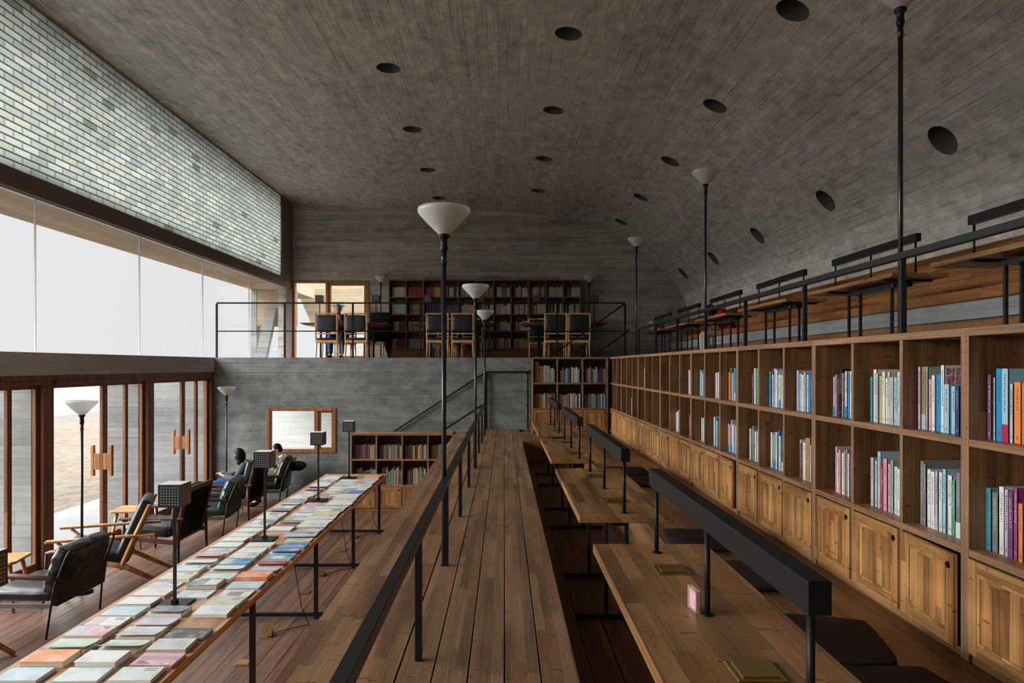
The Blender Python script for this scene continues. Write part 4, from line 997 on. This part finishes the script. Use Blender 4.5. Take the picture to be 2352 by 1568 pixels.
# floor cushions on the seat deck
cl = ['nearest the camera', 'second from the camera', 'third from the camera', 'fourth from the camera', 'fifth from the camera', 'farthest from the camera']
for k, (x, y, a) in enumerate(((1.24, 2.12, .05), (1.215, 2.60, -.22), (1.19, 3.38, .1), (1.17, 4.08, -.1), (1.19, 6.15, .06), (1.19, 6.72, -.04))):
    o = MB().pillow((0, 0, .023), (.42, .42, .05), None, 10, .40, .03, k).build('floor_cushion', M['cushion'])
    o.location = (x, y, F1+.004); o.rotation_euler = (0, 0, a); tag(o, 'dark brown square floor cushion on the seat deck, '+cl[k], 'cushion', 'floor cushions on the seat deck')
# terrace bench
t = thing('bench', 'long bamboo bench with plank back along the curved concrete wall of the terrace', 'bench', (3.78, 5.5, F2))
y0, y1 = -10.4, 10.19
MB().box(.02, y0, 0, .30, y1, .235).build('plinth', M['seat'], t); MB().box(.0, y0, .24, .30, y1, .385).build('base', M['bench_c'], t)
m = MB(); m.box(-.02, y0, .385, .44, y1, .425); m.box(-.03, y0, .385, -.0, y1, .475); m.build('seat', M['bench_w'], t)
m = MB(); m.prism([(.40, .425), (.43, .425), (.475, .93), (.445, .93)], 'y', y0, y1); m.build('backrest', M['bench_w'], t)
MB().box(.30, y0, 0, .44, y1, .38).build('core', M['bench_c'], t)
# ---------------------------------------------------------------- lounge chairs on the lower floor
def metal_lounge(label, x, y, rz, leather, wr=.05, group='steel framed leather lounge chairs'):
    t = thing('lounge_chair', label, 'armchair', (x, y, 0), rz, group)
    rod = M['rod']
    for s in (-1, 1):
        MB().path([(s*.355,-.24,0), (s*.34,-.27,.26), (s*.335,-.30,.44), (s*.325,-.385,.66), (s*.31,-.40,.70), (s*.28,-.405,.715)], .009, 8).build('leg', rod, t)
        MB().path([(s*.36,.30,0), (s*.345,.27,.27), (s*.345,.26,.50)], .009, 8).build('leg', rod, t)
        MB().box(s*.333-.005, -.27, .245, s*.333+.005, .28, .285).build('side_rail', M['chrome'], t, .001)
        m = MB(); m.path([(s*.35,-.31,.485), (s*.355,-.28,.50), (s*.36,.0,.515), (s*.36,.22,.515), (s*.355,.27,.505)], [.014,.021,.024,.022,.014], 10); m.build('armrest', M['walnut'], t)
    MB().path([(-.29,-.405,.713), (0,-.407,.717), (.29,-.405,.713)], .009, 8).build('back_rail', rod, t)
    MB().box(-.33, .262, .25, .33, .274, .275).build('front_rail', M['chrome'], t)
    MB().pillow((0,.0,.335), (.65,.60,.13), None, 9, .30, wr*.4, 3).build('seat_cushion', leather, t)
    R = Matrix.Rotation(-1.30, 3, 'X')
    MB().pillow((0,-.275,.545), (.65,.40,.20), Matrix.Rotation(1.90, 3, 'X'), 18, .40, wr*1.4, 5).build('back_cushion', leather, t)
    MB().cbox((0,-.298,.37), (.64,.05,.22), Matrix.Rotation(.12, 3, 'X')).build('back_flap', leather, t, .006)
    return t
M['rod'] = plain('dark_bronze_rod', (.05,.042,.036), .4, .6)
def z_lounge(label, x, y, rz):
    t = thing('lounge_chair', label, 'armchair', (x, y, 0), rz, 'oak lounge chairs with slanted legs'); W = .31
    for s in (-1, 1):
        X = s*W
        m = MB(); m.path([(X,.34,.41), (X,-.20,.245), (X,-.60,.012)], [.022,.028,.018], 8); m.build('leg', M['oak'], t)
        m = MB(); m.path([(X,-.15,.23), (X,-.27,.52), (X,-.41,.85)], [.024,.024,.018], 8); m.build('back_post', M['oak'], t)
        m = MB(); m.path([(X,.13,.30), (X,.24,.14), (X,.34,.0)], [.018,.018,.013], 8); m.build('leg', M['oak'], t)
        m = MB(); m.path([(X,.20,.36), (X,.38,.54)], [.016,.016], 8); m.build('arm_support', M['oak'], t)
        m = MB(); m.hexa([(X-.028,-.46,.535),(X+.028,-.46,.535),(X+.036,.48,.545),(X-.036,.48,.545),(X-.026,-.46,.56),(X+.026,-.46,.56),(X+.034,.48,.57),(X-.034,.48,.57)]); m.build('armrest', M['oak'], t, .006)
    for y_, z_ in ((.30,.385), (-.17,.25), (-.38,.77)): MB().tube((-W,y_,z_), (W,y_,z_), .013).build('cross_rail', M['oak'], t)
    MB().pillow((0,.06,.375), (.56,.58,.11), Matrix.Rotation(.28, 3, 'X'), 8, .14).build('seat_cushion', M['leather'], t)
    MB().pillow((0,-.255,.60), (.56,.62,.12), Matrix.Rotation(1.97, 3, 'X') , 8, .14).build('back_cushion', M['leatherb'], t)
    return t
def slat_lounge(label, x, y, rz, cush):
    t = thing('lounge_chair', label, 'armchair', (x, y, 0), rz, 'dark wooden slat-back lounge chairs'); W = .36; wd = M['walnut']
    for s in (-1, 1):
        X = s*W
        MB().path([(X,-.31,0), (X,-.30,.30), (X,-.30,.50)], [.012,.021,.019], 8).build('leg', wd, t)
        MB().path([(X,.32,0), (X,.31,.30), (X,.31,.50)], [.012,.021,.019], 8).build('leg', wd, t)
        m = MB(); m.bar((X*.90,-.25,.25), (X*.90,-.385,.82), .03, .06, up=(1,0,0)); m.build('back_post', wd, t, .004)
        m = MB(); m.box(X-.028, -.36, .50, X+.028, .36, .525); m.build('armrest', wd, t, .008)
        MB().bar((X,.31,.30), (X,-.30,.24), .02, .05).build('seat_rail', wd, t, .003)
    m = MB(); m.bar((-W*.93,-.388,.825), (W*.93,-.388,.825), .03, .055); m.build('top_rail', wd, t, .006)
    for y_, z_ in ((.31,.30), (-.24,.25)): MB().bar((-W,y_,z_), (W,y_,z_), .022, .05).build('cross_rail', wd, t, .003)
    for k in range(9):
        xx = -.28+.07*k; MB().bar((xx,-.245,.26), (xx,-.385,.81), .036, .010, up=(1,0,0)).build('slat', M['slat'], t)
    MB().pillow((0,.09,.355), (.62,.56,.13), Matrix.Rotation(.09, 3, 'X'), 8, .16).build('seat_cushion', cush, t)
    MB().pillow((0,-.245,.60), (.60,.50,.13), Matrix.Rotation(1.79, 3, 'X'), 10, .2, .02, 2).build('back_cushion', cush, t)
    return t
M['slat'] = plain('near_black_slat', (.018,.012,.010), .45, 0, .4, .2)
z_lounge('oak lounge chair mostly cut by the photo edge, only its slanted foot showing', -4.39, 4.97, PI/2)
metal_lounge('black leather lounge chair with steel frame, back to the display table, nearest the camera', -3.98, 5.95, PI/2-.03, M['leather'], .075)
z_lounge('oak lounge chair with black cushions seen side-on behind the steel framed chair', -4.05, 6.98, math.radians(112))
slat_lounge('dark slat-back lounge chair, empty, with its back to the display table', -3.98, 8.06, PI/2, M['leather'])
metal_lounge('crumpled bottle green leather lounge chair between the two slat-back chairs', -3.93, 9.15, math.radians(97), M['leatherg'], .10)
slat_lounge('dark slat-back lounge chair with green cushion, holding the woman in grey', -4.0, 10.22, PI/2, M['leatherg'])
metal_lounge('steel framed lounge chair by the concrete wall, holding the hooded reader', -3.83, 11.03, math.radians(98), M['leather'], .03)
def side_table(label, x, y, h, s, rz):
    t = thing('side_table', label, 'side table', (x, y, 0), rz, 'small oak side tables')
    m = MB(); q = s/2; m.prism([(-q,-q+.03),(-q+.03,-q),(q-.03,-q),(q,-q+.03),(q,q-.03),(q-.03,q),(-q+.03,q),(-q,q-.03)], 'z', h-.024, h); m.build('tabletop', M['oak'], t, .004)
    for a in (-1, 1):
        for b in (-1, 1): MB().path([(a*q*.95,b*q*.95,0), (a*q*.62,b*q*.62,h-.024)], [.012,.02], 10).build('leg', M['oak'], t)
    for a in (-1, 1): MB().bar((a*q*.80,-q*.8,h*.45), (a*q*.80,q*.8,h*.45), .016, .022).build('stretcher', M['oak'], t)
    MB().bar((-q*.8,0,h*.45), (q*.8,0,h*.45), .016, .022).build('stretcher', M['oak'], t)
    return t
side_table('small oak side table between the oak chair and the slat-back chair', -4.64, 8.50, .47, .38, .1)
side_table('small oak side table partly hidden by the nearest cube lamp', -4.655, 6.33, .46, .36, .2)

# ---------------------------------------------------------------- platform dining set
def dining_chair(label, x, y, rz, first=[None]):
    if first[0]:
        return dup(first[0], (x, y, F2), rz, label)
    t = thing('dining_chair', label, 'chair', (x, y, F2), rz, 'ash dining chairs with black padding'); W = .214; A = M['oakp']; first[0] = t
    for s in (-1, 1):
        MB().path([(s*W,-.235,0), (s*(W-.012),-.225,.33)], [.010,.018], 8).build('leg', A, t)
        MB().path([(s*W,.235,0), (s*(W-.012),.225,.33)], [.010,.018], 8).build('leg', A, t)
        m = MB(); m.bar((s*(W-.0),-.225,.33), (s*(W-.0),-.275,.90), .028, .03, up=(1,0,0)); m.build('back_post', A, t, .003)
    m = MB(); m.bar((-W-.014,-.276,.90), (W+.014,-.276,.90), .03, .028); m.build('top_rail', A, t, .003)
    m = MB(); m.bar((-W,-.241,.505), (W,-.241,.505), .026, .024); m.build('lower_rail', A, t, .002)
    m = MB(); m.box(-W, -.245, .325, W, .245, .375); m.build('seat_frame', A, t, .004)
    MB().pillow((0,0,.40), (.42,.48,.06), None, 6, .3).build('seat_pad', M['leatherb'], t)
    MB().pillow((0,-.257,.705), (.402,.345,.05), Matrix.Rotation(PI/2+.088, 3, 'X'), 6, .3).build('back_pad', M['leatherb'], t)
    return t
def dining_table(label, x, y):
    t = thing('dining_table', label, 'table', (x, y, F2), 0, 'long wooden tables on the platform')
    m = MB(); m.hexa([(-.80,-.34,.695),(.80,-.34,.695),(.80,.34,.695),(-.80,.34,.695),(-.89,-.42,.735),(.89,-.42,.735),(.89,.42,.735),(-.89,.42,.735)]); m.box(-.89,-.42,.7352,.89,.42,.745); m.build('tabletop', M['walnut2'], t)
    for sx in (-1, 1):
        for sy in (-1, 1): MB().box(sx*.50-.02, sy*.24-.02, 0, sx*.50+.02, sy*.24+.02, .70).build('leg', M['steel'], t)
    return t
M['walnut2'] = wood('dining_table_wood', (.10,.055,.03), (.30,.18,.10), along='x', across='y', strip=.06, ln=.8, rough=.35, marks=False)
TXs = [-3.30, -1.06, 1.24]; tlab = ['by the far window, where the man sits', 'in the middle of the platform', 'nearest the stairs']
for x, l in zip(TXs, tlab): dining_table('long wooden table on the platform, '+l, x, 14.40)
gl = 'cube lamps on the platform tables'
for x, l in ((-3.89, 'small black cube lamp on the window table, before the far window'), (-2.70, 'small black cube lamp on the window table beside the torch lamp'), (-1.60, 'small black cube lamp on the middle platform table, window end'),
    (-.50, 'small black cube lamp on the middle platform table, stair end'), (.68, 'small black cube lamp on the platform table nearest the stairs, before the shelves'), (1.90, 'small black cube lamp at the dark end of the platform table nearest the stairs')):
    cube_lamp('table_lamp', l, (x, 14.40, F2+.7455), .60, .15, .17, 0, None, gl)
for x, l in ((-3.555, 'ash dining chair nearest the far window, back to the room'), (-2.965, 'second ash dining chair from the far window, back to the room'), (-1.335, 'third ash dining chair from the far window, back to the room'), (-.83, 'fourth ash dining chair from the far window, back to the room'), (1.03, 'fifth ash dining chair from the far window, back to the room'), (1.50, 'ash dining chair nearest the stairs, back to the room')):
    dining_chair(l, x, 13.90, 0)
for x, l in ((-3.50, 'ash dining chair holding the grey-haired man'), (-2.80, 'ash dining chair with a dark coat over it, facing the camera'), (-1.25, 'ash dining chair beyond the middle platform table, window end'), (-.70, 'ash dining chair beyond the middle platform table, stair end'), (.76, 'ash dining chair beyond the stair-side platform table, its back showing beside the near chairs'), (1.62, 'ash dining chair beyond the stair-side platform table, in shadow')):
    dining_chair(l, x, 14.88, PI)
m = MB(); m.pillow((0,0,-.13), (.50,.62,.13), Matrix.Rotation(PI/2, 3, 'X'), 8, .3, .06, 4)
m.prism([(.05,-.42),(.26,-.38),(.22,-.78),(.17,-.82)], 'y', -.03, .02)
o = m.build('coat', M['blackfab']); o.location = (-2.72, 15.02, F2+.86); tag(o, 'dark coat draped over the chair at the window table', 'coat')

# ---------------------------------------------------------------- people
SK = plain('skin', (.55,.33,.25), .55, 0, .3, .06)
def skinmesh(verts, edges, sub=2):
    """verts: {name: (pos, radius)}; grows one continuous tapered surface along the edges"""
    names = list(verts); idx = {k: i for i, k in enumerate(names)}
    me = bpy.data.meshes.new('tmp'); me.from_pydata([Vector(verts[k][0]) for k in names], [(idx[a], idx[b]) for a, b in edges], [])
    o = bpy.data.objects.new('tmp', me); C.objects.link(o)
    md = o.modifiers.new('s', 'SKIN'); md.use_smooth_shade = True
    for i, k in enumerate(names):
        r = verts[k][1]; me.skin_vertices[0].data[i].radius = r if isinstance(r, tuple) else (r, r); me.skin_vertices[0].data[i].use_root = (i == 0)
    ss = o.modifiers.new('u', 'SUBSURF'); ss.levels = ss.render_levels = sub
    dg = bpy.context.evaluated_depsgraph_get(); nm = bpy.data.meshes.new_from_object(o.evaluated_get(dg))
    bpy.data.objects.remove(o)
    mb = MB(); mb.bm.from_mesh(nm); bpy.data.meshes.remove(nm)
    return mb
def ball(mb, c, r, M3=None, n=2, mi=0):
    bm2 = bmesh.new(); bmesh.ops.create_icosphere(bm2, subdivisions=n+1, radius=1.)
    vm = {}
    for v in bm2.verts:
        p = Vector((v.co.x*r[0], v.co.y*r[1], v.co.z*r[2]))
        if M3: p = M3 @ p
        vm[v.index] = mb.bm.verts.new(Vector(c)+p)
    mb.mi = mi
    for f in bm2.faces: mb._f([vm[v.index] for v in f.verts], True)
    mb.mi = 0; bm2.free()
def person(label, loc, rz, J, top, legs, hairc, hair='short', head_tilt=.5, head_turn=0., shoe=None, topname='sweater', extra=None, size=1.):
    """J: joints in a frame that faces +Y"""
    V = {}; Eg = []
    def v(k, p, r): V[k] = (Vector(p), r)
    v('pel', J['pel'], .10); v('sp', J['sp'], .105); v('ch', J['ch'], .115); v('nb', J['nb'], .055); v('nk', J['nk'], .048)
    Eg += [('pel','sp'),('sp','ch'),('ch','nb'),('nb','nk')]
    for s in 'LR':
        v('sh'+s, J['sh'+s], .055); v('el'+s, J['el'+s], .040); v('wr'+s, J['wr'+s], .026); v('pm'+s, J['pm'+s], (.034,.020)); Eg += [('ch','sh'+s),('sh'+s,'el'+s),('el'+s,'wr'+s),('wr'+s,'pm'+s)]
        d = (V['pm'+s][0]-V['wr'+s][0]).normalized(); up = Vector((0,0,1)); sd = d.cross(up).normalized(); dn = sd.cross(d).normalized()
        for q in range(4):
            b = V['pm'+s][0]+sd*(.024*(q-1.5))*.8+d*.03; L = (.038,.044,.042,.034)[q]
            v('f%d%s' % (q, s), b, .0085); v('g%d%s' % (q, s), b+d*L*.6-dn*.012, .008); v('h%d%s' % (q, s), b+d*L*.8-dn*.034, .007); Eg += [('pm'+s,'f%d%s' % (q,s)),('f%d%s' % (q,s),'g%d%s' % (q,s)),('g%d%s' % (q,s),'h%d%s' % (q,s))]
        tb = V['wr'+s][0]+d*.03; sg = 1 if s == 'L' else -1
        v('t0'+s, tb+sd*sg*.03, .010); v('t1'+s, tb+sd*sg*.04+d*.032, .008); Eg += [('wr'+s,'t0'+s),('t0'+s,'t1'+s)]
        v('hp'+s, J['hp'+s], .085); v('kn'+s, J['kn'+s], .056); v('an'+s, J['an'+s], .036); v('to'+s, J['to'+s], .036); Eg += [('pel','hp'+s),('hp'+s,'kn'+s),('kn'+s,'an'+s),('an'+s,'to'+s)]
    body = skinmesh(V, Eg, 1)
    Hd = Matrix.Rotation(head_turn, 3, 'Z') @ Matrix.Rotation(-head_tilt, 3, 'X'); hc = Vector(J['hd'])
    def h(p): return hc + Hd @ Vector(p)
    ball(body, hc, (.066,.083,.096), Hd); ball(body, h((0,.038,-.055)), (.046,.045,.046), Hd); ball(body, h((0,.085,-.012)), (.010,.017,.020), Hd, 1)
    ball(body, h((0,.078,-.048)), (.020,.008,.007), Hd, 1, 2)
    for s in (-1, 1):
        ball(body, h((s*.067,-.005,-.01)), (.009,.016,.025), Hd, 1); ball(body, h((s*.026,.077,.012)), (.008,.005,.004), Hd, 1, 1)
    o = body.build('person', [SK, M['dark'], plain('lips', (.45,.20,.17), .5)], None, 0, 1, False)
    o.location = loc; o.rotation_euler = (0,0,rz); o.scale = (size,)*3; tag(o, label, 'person')
    g = .016
    def grow(ks, es, add, name, mat):
        vv = {k: (V[k][0], (V[k][1][0]+add, V[k][1][1]+add) if isinstance(V[k][1], tuple) else V[k][1]+add) for k in ks}
        return skinmesh(vv, es, 2).build(name, mat, o)
    grow(['pel','sp','ch','nb']+[a+s for s in 'LR' for a in ('sh','el','wr')], [('pel','sp'),('sp','ch'),('ch','nb')]+[e_ for s in 'LR' for e_ in (('ch','sh'+s),('sh'+s,'el'+s),('el'+s,'wr'+s))], .024, topname, top)
    grow(['pel']+[a+s for s in 'LR' for a in ('hp','kn','an')], [e_ for s in 'LR' for e_ in (('pel','hp'+s),('hp'+s,'kn'+s),('kn'+s,'an'+s))], .016, 'trousers', legs)
    for s in 'LR':
        m = MB(); a, b = V['an'+s][0], V['to'+s][0]; m.path([a+Vector((0,-.03,-.03)), a+Vector((0,.03,-.035)), b+Vector((0,.01,-.005)), b+Vector((0,.06,-.008))], [.030,.045,.044,.02], 10); m.build('shoe', shoe or M['blackfab'], o)
    hm = MB()
    ball(hm, h((0,-.016,.018)), (.073,.084,.092), Hd)
    if hair == 'long':
        dr = Matrix.Rotation(-head_tilt*.25, 3, 'X'); ball(hm, hc+Vector((0,-.024,-.02)), (.088,.090,.128), dr, 3); ball(hm, hc+Vector((0,-.035,-.115)), (.085,.070,.075), dr, 3)
    elif hair == 'bun': ball(hm, h((0,-.04,-.03)), (.082,.07,.085), Hd); ball(hm, h((0,-.105,.06)), (.035,.035,.035), Hd)
    else: ball(hm, h((0,-.038,-.022)), (.069,.055,.062), Hd)
    hm.build('hair', hairc, o)
    if extra: extra(o, V, h, Hd)
    return o
def sit(hz, lean, headf, heady, kz=.50, ky=.42, arms=None, wsh=.175):
    J = dict(pel=(0,-.08,hz), sp=(0,-.08+lean*.35,hz+.17), ch=(0,-.08+lean*.8,hz+.34), nb=(0,-.08+lean,hz+.46), nk=(0,-.06+lean+headf*.3,hz+.52), hd=(0,heady,hz+.60))
    for s, g in (('L',-1),('R',1)):
        J['hp'+s] = (g*.085,-.04,hz+.0); J['kn'+s] = (g*.12,ky,kz); J['an'+s] = (g*.12,ky-.02,.09); J['to'+s] = (g*.13,ky+.09,.04)
        J['sh'+s] = (g*wsh,-.08+lean*.95,hz+.42); J['el'+s] = (g*.23,.04+lean,hz+.20); J['wr'+s] = (g*.10,.22+lean,hz+.26); J['pm'+s] = (g*.07,.28+lean,hz+.30)
    if arms: J.update(arms)
    return J
JEANS = plain('blue_jeans', (.025,.06,.16), .8, 0, .2, .3); GREY = plain('grey_knit', (.085,.09,.115), .9, 0, .2, .2); HAIRK = plain('black_hair', (.007,.006,.007), .6, 0, .2, .3); HAIRG = plain('grey_hair', (.30,.30,.30), .6, 0, .3, .3)
def phone(o, V, h, Hd):
    MB().cbox((V['pmR'][0]+V['pmL'][0])/2+Vector((0,.03,.035)), (.075,.012,.15), Matrix.Rotation(.7, 3, 'X')).build('phone', M['steel'], o, .003)
person('woman in grey sweater and blue jeans bent over a phone in the green-cushioned chair', (-3.99, 10.22, 0), PI/2, sit(.44, -.10, .1, -.02, .58, .38, {'pmL':(-.06,.27,.72),'pmR':(.05,.27,.72),'wrL':(-.09,.20,.69),'wrR':(.10,.19,.69)}), GREY, JEANS, HAIRK, 'long', .70, -.75, extra=None, size=.88)
n = N('olive_camouflage'); tcn = n.new('ShaderNodeTexCoord'); kk = n.noise(tcn.outputs['Object'], 16., 2., .5); CAMO = n.done(n.bsdf(n.ramp(kk, [(.38, (.03,.028,.02)), (.5, (.10,.095,.055)), (.62, (.22,.20,.13))]), .9))
def hood(o, V, h, Hd):
    m = MB(); ball(m, h((0,-.03,-.155)), (.085,.075,.035), Hd); m.build('hood', plain('white_hood', (.55,.55,.53), .9), o)
person('black-haired reader in camouflage jacket with white hood by the small window', (-3.67, 11.03, 0), math.radians(98), sit(.44, -.10, .1, -.0, .50, .36), CAMO, M['blackfab'], HAIRK, 'bun' if False else 'short', .45, .15, topname='jacket', extra=hood, size=.86)
def jumper(o, V, h, Hd):
    m = skinmesh({'a': (V['pel'][0]+Vector((0,.03,.03)), .165), 'b': (V['sp'][0]+Vector((0,.02,.0)), .15)}, [('a','b')], 2); m.build('jumper_hem', plain('red_wool', (.52,.015,.03), .9, 0, .2, .15), o)
person('grey-haired man in black jacket and red jumper leaning over the window table', (-3.56, 14.84, F2), PI, sit(.48, .16, .2, .17, .50, .40, {'hd':(0,.21,1.075),'elR':(.24,.22,.80),'wrR':(.10,.26,.88),'pmR':(.05,.27,.95),'elL':(-.24,.2,.80),'wrL':(-.10,.34,.79),'pmL':(-.05,.40,.80)}), M['blackfab'], JEANS, HAIRG, 'short', .55, .25, topname='jacket', extra=jumper)
RED = plain('red_sweater', (.45,.012,.03), .9, 0, .2, .15); PALE = plain('pale_trousers', (.50,.50,.48), .9, 0, .2, .1)
def scarf(o, V, h, Hd):
    m = MB(); m.lathe([(.075,-.03),(.095,-.02),(.10,.02),(.08,.04),(.06,.03),(.06,-.02),(.075,-.03)], 20); 
    q = m.build('scarf', plain('striped_scarf', (.30,.22,.22), .9, 0, .2, .5), o); q.location = V['nb'][0]
person('girl in red sweater and pale trousers leaning over the fifth terrace table', (4.00, 12.45, F2), PI/2, sit(.50, .16, .2, .20, .50, .40, {'hd':(0,.26,.97),'nk':(0,.20,.90),'nb':(0,.14,.85),'wrL':(-.10,.42,.70),'pmL':(-.06,.47,.70),'wrR':(.10,.42,.70),'pmR':(.06,.47,.70)}), RED, PALE, HAIRK, 'long', .7, .0, topname='sweater', extra=scarf, size=.91)
o = MB().pillow((0,0,0), (.27,.20,.15), None, 8, .5, .06, 9).build('shoulder_bag', M['blackfab']); o.location = (-3.36, 11.06, .62); tag(o, 'black bag hanging behind the hooded reader by the concrete wall', 'bag')
